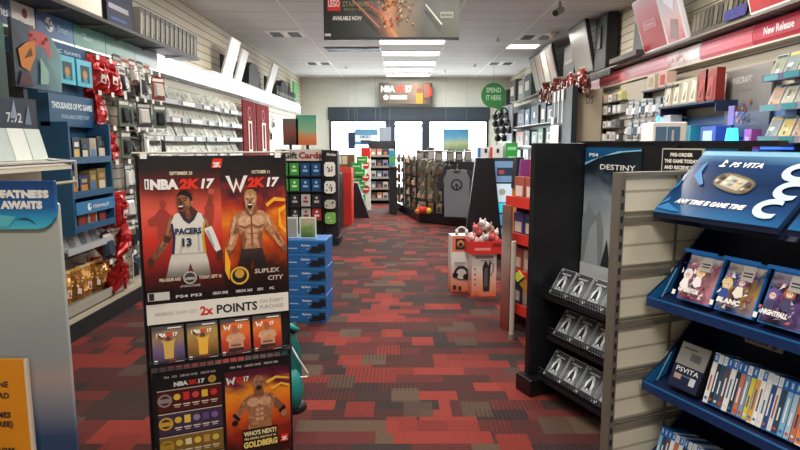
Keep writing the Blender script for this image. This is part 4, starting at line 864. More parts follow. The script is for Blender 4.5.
def gcase(label, x, y, z, bg, w=.135, h=.17, rz=0, extra=None, name='game_case'):
    u = thing(name, label, 'game case', (x, y, z), rz); MB().box(0, w, 0, .015, 0, h, M('dfe4e2', .25)).build('case', u)
    mb = MB(); mb.step = .001; mb.rect(.01, .008, w - .01, h - .01, 0, bg); (extra(mb, w, h) if extra else None); mb.build('cover', u)
MINE = art('green_cover', [(0, '3a5a34'), (.45, '7c9a5c'), (.8, 'b8c49c'), (1, 'c88c6a')], 14, 'Z', (0, .17), .3)
gcase('green block world game case standing on the blue console boxes', p0.x - .24, p0.y + .05, .685, MINE, extra=lambda mb, w, h: mb.text('MINECRAFT', w / 2, h * .72, .02, 0, M('c8a890'), 'c', width=w * .7))
gcase('plain grey case standing on the blue console boxes', p0.x - .39, p0.y + .06, .685, M('9a9c98'))

# ================================================================== GIFT CARD FIXTURE
t = thing('gift_card_rack', 'black gift card fixture with white lettered sign beside aisle', 'rack', (-1.75, 8.6, 0))
WG = .86
MB().box(0, WG, 0, .3, 0, 1.35, M('1c1a1c')).build('body', t)
MB().box(-.02, WG - .2, -.03, 0, 1.2, 1.36, M('cfc6bc')).build('sign_board', t)
mb = MB(); mb.step = .002; mb.text('Gift', .1, 1.235, .12, -.03, M('1c1c1c'), width=.19, bold=.04); mb.text('Cards', .31, 1.235, .12, -.03, M('9c2c28'), width=.33, bold=.04); mb.text('Wireless', .7, 1.27, .055, 0, WHITE, width=.14, bold=.03); mb.build('lettering', t)
mb = MB()
for zz in (1.0, .78, .56, .36): mb.box(.02, WG - .22, -.1, 0, zz - .02, zz - .005, DARK)
mb.build('shelf', t)
MB().box(-.02, WG + .02, -.12, .3, 0, .1, BLACK).build('plinth', t)
MB().box(WG - .21, WG - .2, -.11, 0, .1, 1.36, BLACK).build('side_panel', t)
def mk_card(c, c2):
    def f():
        mb = MB(); mb.box(0, .13, 0, .012, 0, .17, M(c, .3)); mb.step = .002; mb.rect(.03, .05, .1, .08, 0, M(c2)); mb.disc(.065, .12, .02, 0, M(c2), 10); o = mb.build('gift_card'); return tag(o, '', 'gift card')
    return Kind(f)
gk = [mk_card('3f9a3a', 'cfe8c8'), mk_card('1f4a7a', '8ab4d8'), mk_card('2a2c34', 'b8b0a4'), mk_card('a83430', 'e8d0c8'), mk_card('b8b4ac', '8a2c28')]
for ri, (zz, seq) in enumerate([(1.0, [0, 0, 1, 1]), (.78, [0, 0, 1, 1]), (.56, [2, 2, 4, 2]), (.36, [2, 2, 4, 3])]):
    for i, q in enumerate(seq):
        gk[q].put('%s gift card pack, %s row of gift card rack, %s from left' % (['green', 'blue', 'dark', 'red', 'pale'][q], ['top', 'second', 'third', 'fourth'][ri], nth(i)), (-1.72 + i * .155, 8.53, zz - .004), 0, 'cards on the gift card rack')
for i, (zz, c, h, lab) in enumerate([(.98, 'e8e4dc', .2, 'white spotted skull pack hanging on gift card rack, upper'), (.74, 'e4e0d8', .17, 'white spotted pack hanging on gift card rack, second'), (.52, 'b8b4a8', .12, 'grey square pack hanging on gift card rack'), (.3, '7cae54', .16, 'green pack hanging lowest on gift card rack side')]):
    u = thing('hanging_pack', lab, 'package', (-1.0, 8.58, zz)); mb = MB(); w = .15
    mb.prism([(-w / 2, .02), (-w * .3, 0), (w * .3, 0), (w / 2, .02), (w / 2, h * .8), (w * .35, h), (-w * .35, h), (-w / 2, h * .8)], -.06, .02, M(c)); mb.build('pouch', u)
    mb = MB(); mb.step = .002; rr = random.Random(i)
    for q in range(7 if i < 2 else 3): mb.disc(rr.uniform(-.05, .05), rr.uniform(.04, h * .8), .012, -.06, M('2a2a2c' if i != 3 else 'e0e8d0'), 8)
    mb.build('spots', u)
t = thing('poster', 'small green and orange beach poster above the gift card rack', 'poster', (-1.55, 8.82, 0))
MB().box(.04, .34, 0, .02, 1.42, 1.85, art('beach_poster', [(0, 'd86a3c'), (.3, 'd8905c'), (.5, '8cb890'), (1, '3fa08c')], 3, 'Z', (1.42, 1.85), .15)).build('board', t); MB().box(.18, .22, .02, .05, 1.35, 1.6, DARK).build('foot', t)
t = thing('poster', 'brown figure poster left of the beach poster', 'poster', (-1.5, 8.82, 0))
MB().box(-.2, .02, 0, .02, 1.42, 1.8, art('brown_poster', [(0, '4a3a34'), (.5, '8a4a3c'), (1, '6a6a64')], 8, 'Z', (1.42, 1.8), .3)).build('board', t); MB().box(-.12, -.08, .02, .05, 1.35, 1.6, DARK).build('foot', t)
for i in range(4):
    packs[i].put('black and white toy pack left of the small posters, %s along' % nth(i), (WALL_L + .012, 12.4 + i * .25, 1.5 + (i % 2) * .25), LR, 'toy packs beside the small posters')
# low panels beyond
t = thing('side_cabinet', 'low black cabinet behind the gift card rack', 'cabinet', (-1.3, 9.9, 0)); MB().box(0, .32, 0, .5, .06, .95, M('201e20')).build('body', t, bevel=.01); MB().box(.02, .3, .02, .5, 0, .06, BLACK).build('plinth', t); MB().box(.2, .22, -.005, 0, .7, .95, WHITE).build('edge_trim', t)
t = thing('display_bin', 'bright red cardboard display panel beside black cabinet', 'display stand', (-1.2, 10.6, 0)); MB().box(0, .34, 0, .5, 0, 1.0, M('d8342a')).build('body', t); MB().box(-.02, .34, -.005, 0, .93, 1.03, M('e0503c')).build('header', t)
mb = MB(); mb.prism([(0, 0), (.42, 0), (.2, .68), (.1, .68)], 0, .3, M('1c1c1e')); t = thing('floor_sign', 'small black folding floor sign by the red display', 'sign', (-1.02, 11.6, 0)); mb.build('panel', t); MB().box(.1, .2, .02, .28, .68, .69, GREY).build('hinge', t)
def mk_g():
    mb = MB(); mb.box(0, .22, 0, .2, 0, .13, GREEN); mb.step = .002; mb.rect(.03, .05, .19, .08, 0, M('a8dca8')); o = mb.build('console_box'); return tag(o, '', 'box')
k = Kind(mk_g)
for i in range(9):
    k.put('bright green box, %s from the bottom of the staggered stack' % nth(i), (-.94 - (i % 2) * .06 + (.05 if i == 8 else 0), 12.3 + .01 * (i % 3), .001 + i * .1305), R(-8 + (i * 37) % 17), 'staggered green boxes')
t = thing('totem_sign', 'white and red column sign with round red emblems', 'sign', (-.84, 13.0, 0)); MB().box(0, .2, 0, .12, 0, 1.35, WHITE).build('column', t)
mb = MB(); mb.step = .003; mb.rect(0, 1.12, .2, 1.35, 0, RED)
for zz in (.98, .72, .46): mb.disc(.1, zz, .085, 0, RED); mb.rect(.04, zz - .015, .16, zz + .015, 0, WHITE)
mb.build('emblem', t)
t = thing('card_rack', 'brown and cream leaflet rack below the left shop window', 'rack', (-1.55, 13.2, 0)); MB().box(0, .55, 0, .3, 0, 1.2, M('7a5c48')).build('body', t)
mb = MB(); mb.step = .003
rr = random.Random(2)
for i in range(4):
    for j in range(3): mb.rect(.03 + i * .13, .55 + j * .22, .14 + i * .13, .73 + j * .22, 0, M(rr.choice(['c8b89c', 'a8503c', 'd8d0c0', '6a4a3a'])))
mb.build('leaflets', t)
# black game rack by the door
t = thing('game_rack', 'black wire rack of game cases in front of left shop window', 'rack', (-.75, 14.4, 0))
mb = MB(); mb.box(0, .03, 0, .4, 0, 1.5, BLACK); mb.box(.62, .65, 0, .4, 0, 1.5, BLACK); mb.box(.03, .62, .38, .4, 0, 1.5, M('2c2c30')); mb.build('frame', t)
mb = MB()
for zz in (.1, .36, .62, .88, 1.14): mb.box(.03, .62, 0, .38, zz - .02, zz, DARK); mb.box(.03, .62, -.01, 0, zz - .02, zz + .03, GREY)
mb.build('shelf', t)
def mk_s(c, c2):
    def f():
        mb = MB(); mb.box(0, .12, 0, .06, 0, .17, M(c)); mb.step = .002; mb.rect(.02, .03, .1, .1, 0, M(c2)); o = mb.build('game_case'); return tag(o, '', 'game case')
    return Kind(f)
sk = [mk_s('c8c4bc', '5a5a60'), mk_s('3a4048', 'a86a4a'), mk_s('b8826a', 'e0d8cc'), mk_s('6a7a8c', 'd0d4d8'), mk_s('8c88a0', '3a3448')]
rr = random.Random(4)
for ri, zz in enumerate((.1, .36, .62, .88, 1.14)):
    for i in range(4): sk[rr.randrange(5)].put('small case on black rack by the door, %s shelf from floor, %s from left' % (nth(ri), nth(i)), (-.7 + i * .145, 14.45, zz + .002), 0, 'cases on the black rack by the door')
# hanging window posters
def wposter(label, px0, py0, px1, py1, Y, bg, extra=None):
    a, c = atY(px0, py1, Y), atY(px1, py0, Y); t = thing('window_poster', label, 'poster', (a.x, Y, 0)); w = c.x - a.x
    MB().box(0, w, 0, .015, a.z, c.z, bg).build('board', t)
    if extra: mb = MB(); mb.step = .003; extra(mb, w, a.z, c.z - a.z); mb.build('print', t)
    mb = MB(); mb.cyl((w * .1, .007, c.z), (w * .1, .007, CEIL), .003, GREY).cyl((w * .9, .007, c.z), (w * .9, .007, CEIL), .003, GREY); mb.build('cord', t)
wposter('blue and white poster hanging in left shop window', 355, 129, 378, 145, 16.6, M('5a94b8'), lambda mb, w, z, h: (mb.rect(0, z + h * .2, w, z + h * .62, 0, M('e8f0f4')), mb.rect(w * .25, z + h * .1, w * .7, z + h * .3, 0, M('28405c')), mb.text('AMIIBO', w * .2, z + h * .42, .12, 0, M('4a7aa0'), width=w * .5)))
wposter('narrow dark blue poster at left of the shop window poster', 348, 132, 355, 149, 16.4, M('283450'))
wposter('grey pale poster at right of left shop window', 379, 127, 391, 146, 16.6, M('8c98a8'))
wposter('blue and green game poster hanging in right shop window', 443, 129, 469, 151, 16.6, art('window_poster_art', [(0, '6a8a5c'), (.35, 'a8b890'), (.6, '5a9cc0'), (1, '3c7aac')], 2.5, 'Z', (1.25, 1.85), .2))

# ================================================================== CLOTHING ISLAND (centre back)
t = thing('clothes_rack', 'black angular merchandise rack at end of the aisle', 'rack', (0, 0, 0))
pts = [(-.1, 13.2), (.35, 11.0), (1.5, 9.9), (1.9, 10.3), (1.6, 13.2)]
MB().prismz(pts, .02, .16, BLACK).build('plinth', t)
MB().prismz([(.05, 13.0), (.5, 11.3), (1.6, 10.25), (1.75, 10.5), (1.5, 13.0)], .16, 1.12, M('2a2a2e')).build('pegboard', t)
mb = MB()
for a_, c_ in (((.42, 11.2), (1.58, 10.12)), ((.0, 12.9), (.42, 11.2))):
    mb.cyl((a_[0], a_[1], 1.3), (c_[0], c_[1], 1.3), .012, CHROME)
for p_ in ((.0, 12.9), (.42, 11.2), (1.58, 10.12)): mb.cyl((p_[0], p_[1], .16), (p_[0], p_[1], 1.31), .014, CHROME)
mb.build('rail', t)
RI = math.atan2(-1.08, 1.16)   # direction of the front rail
def shirt(label, x, y, z, w, h, mt, rz, sleeve=None, logo=None, group=None):
    t = thing('t_shirt', label, 'shirt', (x, y, z), rz)
    mb = MB(); mb.prism([(-w * .36, 0), (w * .36, 0), (w * .38, h * .72), (w * .5, h * .68), (w * .5, h * .8), (w * .34, h * .97), (w * .12, h), (w * .05, h * .95), (-w * .05, h * .95), (-w * .12, h), (-w * .34, h * .97), (-w * .5, h * .8), (-w * .5, h * .68), (-w * .38, h * .72)], -.03, .03, mt); mb.build('body', t, bevel=.01)
    if sleeve:
        mb = MB()
        for s_ in (-1, 1):
            q = [(s_ * w * .4, h * .6), (s_ * w * .56, h * .55), (s_ * w * .54, h * .8), (s_ * w * .34, h * .98), (s_ * w * .28, h * .97), (s_ * w * .39, h * .8)]; mb.prism(q if s_ > 0 else q[::-1], -.036, .036, sleeve)
        mb.prism([(-w * .12, h * .99), (-w * .06, h * .92), (w * .06, h * .92), (w * .12, h * .99), (w * .05, h * .96), (-w * .05, h * .96)], -.034, .034, sleeve)
        mb.build('sleeve', t)
    if logo:
        mb = MB(); mb.step = .002; n = 24; r0 = w * .17; cz = h * .68; y = -.031
        mb.disc(0, cz, r0, y, BLACK, n); mb.disc(0, cz, r0 * .75, y, mt, n); mb.rect(-r0 * .12, cz - r0 * .8, r0 * .12, cz + r0 * .1, y, BLACK)
        mb.poly([(-r0 * .75, cz - r0 * .5), (-r0 * .6, cz - r0 * .65), (0, cz + .01), (0, cz + r0 * .25)], y, BLACK); mb.poly([(r0 * .6, cz - r0 * .65), (r0 * .75, cz - r0 * .5), (0, cz + r0 * .25), (0, cz + .01)], y, BLACK); mb.build('printed_logo', t)
    mb = MB(); mb.tube([(0, 0, h * .95), (0, 0, h + .06), (.0, .05, h + .09)], .004, CHROME).tube([(-w * .2, 0, h * .93), (0, 0, h + .0), (w * .2, 0, h * .93)], .005, CHROME); mb.build('hanger', t)
    if group: t['group'] = group
a = atY(457, 168, 9.85)
shirt('grey t-shirt with round black emblem and black sleeves facing the aisle', a.x, 9.82, .24, .56, a.z - .24 - .02, M('74767c', .8), R(-14), M('2a2c34', .8), True)
a = atY(438, 165, 10.7)
for i in range(4):
    shirt('olive grey t-shirt hanging on the island rack, %s from left' % nth(i), .48 + i * .13, 11.02 - i * .125, .42 - .03 * i, .3, .75, M(['6c6c60', '7c7a6c', '5a5a52', '34363c'][i], .8), R(20), group=None)
toyk = [mk_pack('8c8474', '4c4438', 'b8b0a0', .13, .18, .05, 31), mk_pack('6c6458', '8a5038', 'a8986c', .13, .18, .06, 32), mk_pack('d0c8b8', '3c3834', '9c4030', .13, .18, .05, 33), mk_pack('5a5248', 'c0a888', 'c8c0b0', .13, .18, .05, 34)]
rr = random.Random(12)
for ri in range(5):
    for i in range(5):
        f = i / 4; x = .02 + f * .4 ; y = 12.85 - f * 1.65
        toyk[rr.randrange(4)].put('toy pack, island rack side, %s row up, %s from far end' % (nth(ri), nth(i)), (x - .05, y - .03, .2 + ri * .21), R(-70), 'toy packs on the island rack side')
for ri in range(4):
    for i in range(3):
        toyk[rr.randrange(4)].put('toy pack, island rack front, %s row up, %s from left' % (nth(ri), nth(i)), (.42 + i * .14, 11.0 - i * .14, .2 + ri * .22), R(-43), 'toy packs on the island rack front')
t = thing('plush_toy', 'red and yellow plush toy lying low on the island rack', 'toy', (.42, 10.85, .17)); mb = MB(); mb.smooth = True
mb.blob((0, 0, .07), (.11, .08, .07), M('c8342a', .8)); mb.blob((.1, -.02, .06), (.06, .06, .06), M('e0c83c', .8)); mb.blob((-.1, -.02, .05), (.05, .05, .05), M('e07a2a', .8)); mb.build('body', t)
# dark drape and rack left part
t = thing('clothes_bin', 'dark fabric covered corner unit at left of the island', 'bin', (-.12, 12.6, 0)); MB().prismz([(-.12, .3), (-.1, -.3), (.06, -.42), (.04, .3)], 0, .95, M('2c2e32', .8)).build('body', t, bevel=.02); MB().prismz([(-.12, .3), (-.1, -.32), (.06, -.44), (.04, .3)], .95, .98, M('4a4c50')).build('top', t)
t = thing('cushion', 'blue green boxed toy on the corner unit near the door', 'box', (-.23, 12.55, .981)); MB().box(0, .13, 0, .1, 0, .32, M('3a8ab0')).build('carton', t); MB().box(.02, .14, -.004, 0, .05, .2, M('4c9c54')).build('print', t)
for i, (px, py, c, h_) in enumerate([(428, 158, '4a4c50', .25), (436, 158, '7c7466', .2), (448, 155, '6c6c6c', .22), (457, 156, '3c3e44', .2), (466, 157, '8c8a80', .22), (417, 163, '6a5c50', .2)]):
    a = atY(px, py, 11.2 if px < 430 else 10.6); t = thing('figure_box', 'small dark boxed figure on top of the island rack, %s along' % nth(i), 'box', (a.x, a.y + .25, 1.12)); MB().box(0, .13, 0, .1, 0, max(.1, h_), M(c)).build('carton', t); MB().box(.02, .11, -.004, 0, .03, h_ * .7, M('b8b0a4')).build('window_print', t)
    
# ================================================================== KIOSKS right of aisle
def trap(name, label, cat, px0t, px1t, pyt, px0b, px1b, Y, depth, mt, zb=0, rz=0):
    a, c = atY(px0t, pyt, Y), atY(px1t, pyt, Y); d_, e_ = atY(px0b, 240, Y), atY(px1b, 240, Y); x0 = a.x
    k_ = (a.z - zb) / (a.z - d_.z)
    l, r_ = (d_.x - a.x) * k_, c.x + (e_.x - c.x) * k_ - x0
    t = thing(name, label, cat, (x0, Y, 0), rz); mb = MB(); mb.prism([(l, zb), (r_, zb), (c.x - x0, a.z), (0, a.z)], 0, depth, mt); mb.build('body', t); return t, c.x - x0, a.z, r_
t, w_, z_, wb = trap('game_kiosk', 'black tapering demo kiosk with blue lit screens, behind toy boxes', 'kiosk', 476, 494, 158, 465, 502, 7.4, .1, M('14151a', .35))
# screen side panel
mb = MB(); a, c = atY(497, 235, 7.4), atY(519, 158, 7.4); x0, x1 = w_ + .02, w_ + .34
mb.box(x0 - .02, x1, .06, .12, 0, z_, M('24303c')); mb.build('screen_tower', t)
BLUES = M('58a8e0', .3, 0, .9, var=.1, scale=20)
mb = MB(); mb.step = .002; mb.rect(x0, z_ - .3, x1 - .02, z_ - .04, .06, M('6888a8', .3, 0, .35)); mb.rect(x0 + .03, z_ - .22, x1 - .05, z_ - .12, .06, M('2c3c54', .3)); mb.rect(x0 + .05, z_ - .2, x0 + .12, z_ - .15, .06, M('a85050'))
mb.rect(x0, z_ - .55, x1 - .02, z_ - .32, .06, M('b8ccd8', .3, 0, .5)); mb.disc(x0 + .1, z_ - .42, .04, .06, M('a8b898')); mb.rect(x0, z_ - .68, x1 - .04, z_ - .56, .06, M('2cc0dc', .3, 0, .6)); mb.rect(x0, z_ - .84, x1 - .04, z_ - .7, .06, M('4a94c8', .3, 0, .4)); mb.rect(x0, z_ - 1.15, x1 - .06, z_ - .88, .06, M('3cb4d8', .3, 0, .3)); mb.build('screen', t)
for i, (px0, px1, c, lab) in enumerate([(478, 489, 'c8c8c4', 'white grey boxed controller on the tall kiosk, left'), (490, 501, 'd4d2cc', 'white boxed controller on the tall kiosk, right')]):
    a, c2 = atY(px0, 158, 7.5), atY(px1, 158, 7.5); u = thing('accessory_box', lab, 'box', (a.x, 7.5, z_ + .001)); w = c2.x - a.x - .005; MB().box(0, w, 0, .15, 0, .13, M(c)).build('carton', u)
    mb = MB(); mb.step = .002; mb.rect(0, 0, .03, .13, 0, BLUE if i == 0 else RED); mb.rect(w * .6, .06, w * .85, .11, 0, DARK); mb.build('print', u)
a = atY(514, 160, 7.2); t = thing('accessory_box', 'green boxed controller beside the kiosk boxes', 'box', (a.x + .02, 7.9, 0))
MB().box(0, .15, 0, .2, 0, 1.43, M('2c3a34')).build('stand', t); MB().box(-.005, .15, -.03, 0, 1.18, 1.45, GREEN).build('carton', t); mb = MB(); mb.step = .002; mb.rect(.02, 1.36, .13, 1.4, -.03, M('98d09c')); mb.rect(.02, 1.24, .13, 1.28, -.03, M('98d09c')); mb.build('print', t)
t, w2, z2, _ = trap('display_totem', 'orange display totem with black top beside the screens', 'display stand', 517, 524, 158, 513, 529, 6.6, .2, M('e0861e', .4))
a = atY(515, 189, 6.6); mb = MB(); mb.prism([(-.02, a.z), (w2 + .03, a.z), (w2, z2 + .005), (0, z2 + .005)], -.006, .21, M('14151a')); mb.build('black_top', t)
# cardboard display with red shelves
t = thing('cardboard_display', 'red shelved cardboard game display beside the black gondola', 'display stand', (.86, 4.75, 0), R(-67.5))
# local x toward camera, front -y faces aisle
MB().prismx([(0, .0), (.2, .0), (.2, 1.32), (.1, 1.32)], .0, .02, M('8c4a8c', .4)).build('far_panel', t)
MB().prismx([(-.05, 0), (.2, .0), (.2, 1.3), (.14, 1.3)], .5, .52, art('panel_art', [(0, 'c8b8a8'), (.4, '9c5a50'), (.7, 'b8a8a0'), (1, '7c3c7c')], 3, 'Z', (0, 1.3), .4)).build('near_panel', t)
MB().box(.02, .5, .18, .2, 0, 1.3, M('c04a5c')).build('back_board', t)
for zz in (.15, .42, .7, .98): MB().box(.02, .5, -.02, .18, zz, zz + .015, M('b03028')).box(.02, .5, -.035, -.02, zz - .02, zz + .06, M('d8342a')).build('shelf', t)
rr = random.Random(6); Mx = Matrix.Translation((.86, 4.75, 0)) @ Matrix.Rotation(R(-67.5), 4, 'Z')
for ri, zz in enumerate((.17, .44, .72, 1.0)):
    for i in range(3):
        p = Mx @ Vector((.04 + i * .15, .03, zz)); c = rr.choice(['c8b8a0', '5a4a8c', 'a85a4a', 'd8c8b0', '3a4a6a'])
        o = MB().box(0, .13, 0, .06, 0, .19, M(c)).box(.02, .11, -.003, 0, .04, .12, M('e0d8c8')).build('toy_box', None, p, (0, 0, R(-67.5))); tag(o, 'toy box in red shelved display, %s shelf from floor, %s from far end' % (nth(ri), nth(i)), 'box', 'boxes in the red shelved display')
t = thing('shelf_tag', 'yellow sloping paper tag with orange stripes low beside black gondola', 'tag', atY(518, 277, 4.35) + Vector((.02, 0, -.02)), R(-40))
mb = MB(); mb.m = Matrix.Rotation(R(48), 4, 'Y'); mb.box(-.02, .2, 0, .01, -.03, .03, M('c08a2c')); mb.box(-.06, .0, -.002, .012, -.032, .032, M('d8e050')); mb.box(.0, .014, -.003, .012, -.032, .032, DARK); mb.build('card', t)
t = thing('rolled_poster', 'tall white rolled tube standing beside the red display', 'tube', (.83, 4.32, 0)); MB().cyl((.0, 0, 0), (.0, 0, .74), .018, M('c8c0b4'), 12).build('tube', t); MB().cyl((0, 0, .0), (0, 0, .04), .021, M('8a8078'), 12).build('end_cap', t)
t = thing('leaning_poster', 'glossy orange and white leaning panel in front of red display', 'panel', (.79, 4.6, 0), R(-60)); MB().box(0, .1, 0, .02, 0, .98, art('leaning_panel', [(0, '7a2c24'), (.3, '8c5a50'), (.55, 'a89488'), (.75, '6c5a54'), (1, 'a8602c')], 2, 'Z', (0, 1.12), .12)).build('board', t); MB().box(.03, .06, .02, .1, 0, .3, DARK).build('foot', t)

# toy boxes and plush
def headset(mb, cx, cz, s):
    mb.disc(cx, cz, .09 * s, 0, M('2a2c30'), 16); mb.disc(cx, cz - .01, .065 * s, 0, M('c8c0b8'), 16); mb.disc(cx - .075 * s, cz - .02, .035 * s, 0, M('1c1c20')); mb.disc(cx + .06 * s, cz - .05 * s, .04 * s, 0, M('1c1c20'))
OW = art('orange_white_print', [(0, 'd86a4a'), (.3, 'e0a48c'), (.6, 'e4dcd4'), (1, 'e8e4de')], 2, 'Z', (0, .5), .2)
t = thing('headset_box', 'tall orange and white headset box on floor, left of the toy tray', 'box', (.5, 5.75, 0), R(6))
MB().box(0, .21, 0, .16, 0, .56, OW).build('carton', t, bevel=.003); mb = MB(); mb.step = .0012
mb.rect(.005, .4, .2, .555, 0, M('d87a58')); mb.rect(.04, .42, .14, .53, 0, M('3a2c2c')); mb.disc(.09, .48, .035, 0, M('c88a5c')); mb.disc(.09, .47, .02, 0, M('2a2020')); headset(mb, .1, .19, .8); mb.rect(.03, .28, .14, .3, 0, M('a8a09a')); mb.rect(.03, .26, .1, .27, 0, M('a8a09a')); mb.rect(.015, .03, .05, .07, 0, M('3a2c2c')); mb.rect(.07, .02, .1, .06, 0, M('3a2c2c')); mb.build('print', t)
mb = MB(); mb.m = Matrix.Translation((.21, 0, 0)) @ Matrix.Rotation(R(90), 4, 'Z'); mb.step = .0012; headset(mb, .08, .2, .6); mb.rect(.03, .03, .06, .06, 0, M('3a2c2c')); mb.build('side_print', t)
t = thing('headset_box', 'orange and white boxed controller under the red plush toy tray', 'box', (.68, 5.56, 0), R(4))
MB().box(0, .235, 0, .3, 0, .42, OW).build('carton', t, bevel=.003); mb = MB(); mb.step = .0012
mb.prism([(.11, .05), (.17, .05), (.18, .34), (.165, .34), (.155, .3), (.14, .34), (.12, .34), (.1, .28)], -.0015, 0, M('2a2826')); mb.rect(.12, .1, .15, .28, -.001, M('5c5854')); mb.tube([(.18, -.002, .2), (.205, -.002, .26), (.2, -.002, .32), (.17, -.002, .33)], .004, M('2a2826'))
for zz in (.12, .17, .22, .27): mb.disc(.03, zz, .008, 0, M('3a2c2c'), 8)
mb.rect(.03, .37, .2, .395, 0, M('8a7c74')); mb.rect(.08, .345, .2, .355, 0, M('a89c94')); mb.rect(.015, .02, .07, .05, 0, M('d8684a')); mb.build('print', t)
mb = MB(); mb.m = Matrix.Translation((.235, 0, 0)) @ Matrix.Rotation(R(90), 4, 'Z'); mb.step = .0012; mb.disc(.15, .2, .06, 0, M('5a3c3c')); mb.rect(.08, .08, .22, .15, 0, M('8a4a3c')); mb.build('side_print', t)
t = thing('cardboard_tray', 'red cardboard tray heaped with plush toys', 'tray', (.645, 5.5, .422), R(4))
mb = MB(); TR = M('c82c28'); mb.box(0, .32, 0, .01, 0, .12, TR); mb.box(0, .32, .29, .3, 0, .12, TR); mb.box(0, .01, .01, .29, 0, .12, TR); mb.box(.31, .32, .01, .29, 0, .12, TR); mb.box(.01, .31, .01, .29, 0, .008, TR); mb.build('tray', t)
mb = MB(); mb.step = .001; mb.rect(.05, .035, .2, .06, 0, M('e88a80')); mb.rect(.22, .07, .3, .1, 0, M('801818')); mb.build('print', t)
rr = random.Random(21); pal = [('d8a8a0', 'pale pink'), ('c8bcb4', 'cream'), ('c85a58', 'rose red'), ('b8a8a0', 'beige'), ('5a8ca8', 'blue grey'), ('e0c4bc', 'light pink'), ('c86a68', 'dusty red'), ('a88870', 'tan'), ('d8ccc8', 'white')]
spots = [(.06, .09, .11), (.15, .07, .12), (.25, .08, .12), (.06, .2, .13), (.16, .2, .15), (.26, .19, .14), (.11, .13, .2), (.21, .13, .21), (.16, .1, .25)]
Mx = Matrix.Translation((.645, 5.5, .422)) @ Matrix.Rotation(R(4), 4, 'Z')
for i, ((x, y, z), (c, nm)) in enumerate(zip(spots, pal)):
    t = thing('plush_toy', '%s plush toy heaped in the red tray' % nm, 'plush toy', Mx @ Vector((x, y, z - .04)), rr.uniform(-1, 1), 'plush toys in the red tray')
    mb = MB(); mb.smooth = True; mb.blob((0, 0, .045), (.055, .045, .045), M(c, .9), 12, 8, .04, rr); mb.build('body', t)
    mb = MB(); mb.smooth = True; mb.blob((.0, -.04, .075), (.034, .032, .032), M(c, .9)); mb.build('head', t)
    mb = MB(); mb.smooth = True
    for s_ in (-1, 1): mb.blob((s_ * .026, -.035, .105), (.011, .009, .018), M(c, .9), 8, 6)
    mb.build('ear', t)
    mb = MB()
    for s_ in (-1, 1): mb.blob((s_ * .012, -.071, .08), (.005, .004, .006), BLACK, 6, 5)
    mb.build('eye', t)
t = thing('headphones', 'white headphones resting on top of the tall headset box', 'headphones', (.6, 5.78, .56))
mb = MB(); mb.tube([(.05 * math.cos(R(q)), 0, .03 + .05 * math.sin(R(q))) for q in range(0, 181, 20)], .009, M('cfc8c8')); mb.build('headband', t); mb = MB(); mb.cyl((-.06, 0, .03), (-.035, 0, .03), .028, M('b8b0b0'), 12).cyl((.035, 0, .03), (.06, 0, .03), .028, M('b8b0b0'), 12); mb.build('ear_cup', t)

# ================================================================== BLACK GONDOLA (frame G)
GO = Vector((1.06, 3.54, 0)); GR = R(-67.5); GM = Matrix.Translation(GO) @ Matrix.Rotation(GR, 4, 'Z')
def G(x, y, z): return GM @ Vector((x, y, z))
BK = M('17171b', .35)
t = thing('store_gondola', 'tall black shop gondola with space game posters and wire shelves', 'shelving unit', GO, GR)
MB().box(.0, .04, -.35, .5, .1, 1.45, BK).build('end_panel', t, bevel=.004)
MB().box(.04, 1.05, 0, .05, .1, 1.45, M('101014', .5)).build('back_panel', t)
mb = MB(); mb.box(-.06, 1.2, -.0, .06, 1.435, 1.46, BK); mb.box(.6, .72, -.02, 0, .6, 1.44, BK); mb.build('top_rail', t)
MB().box(-.03, .12, -.39, .5, 0, .1, M('121216', .3)).box(.12, 1.03, -.1, .4, 0, .1, M('121216', .3)).build('plinth', t, bevel=.006)
DB = art('space_game_poster', [(0, '8a9094'), (.25, 'b4babc'), (.5, '9aa4a8'), (.68, '5c6c78'), (.8, '26323e'), (.85, '18242c'), (1, '141a24')], 4.5, 'Z', (.7, 1.42), .16, rough=.3)
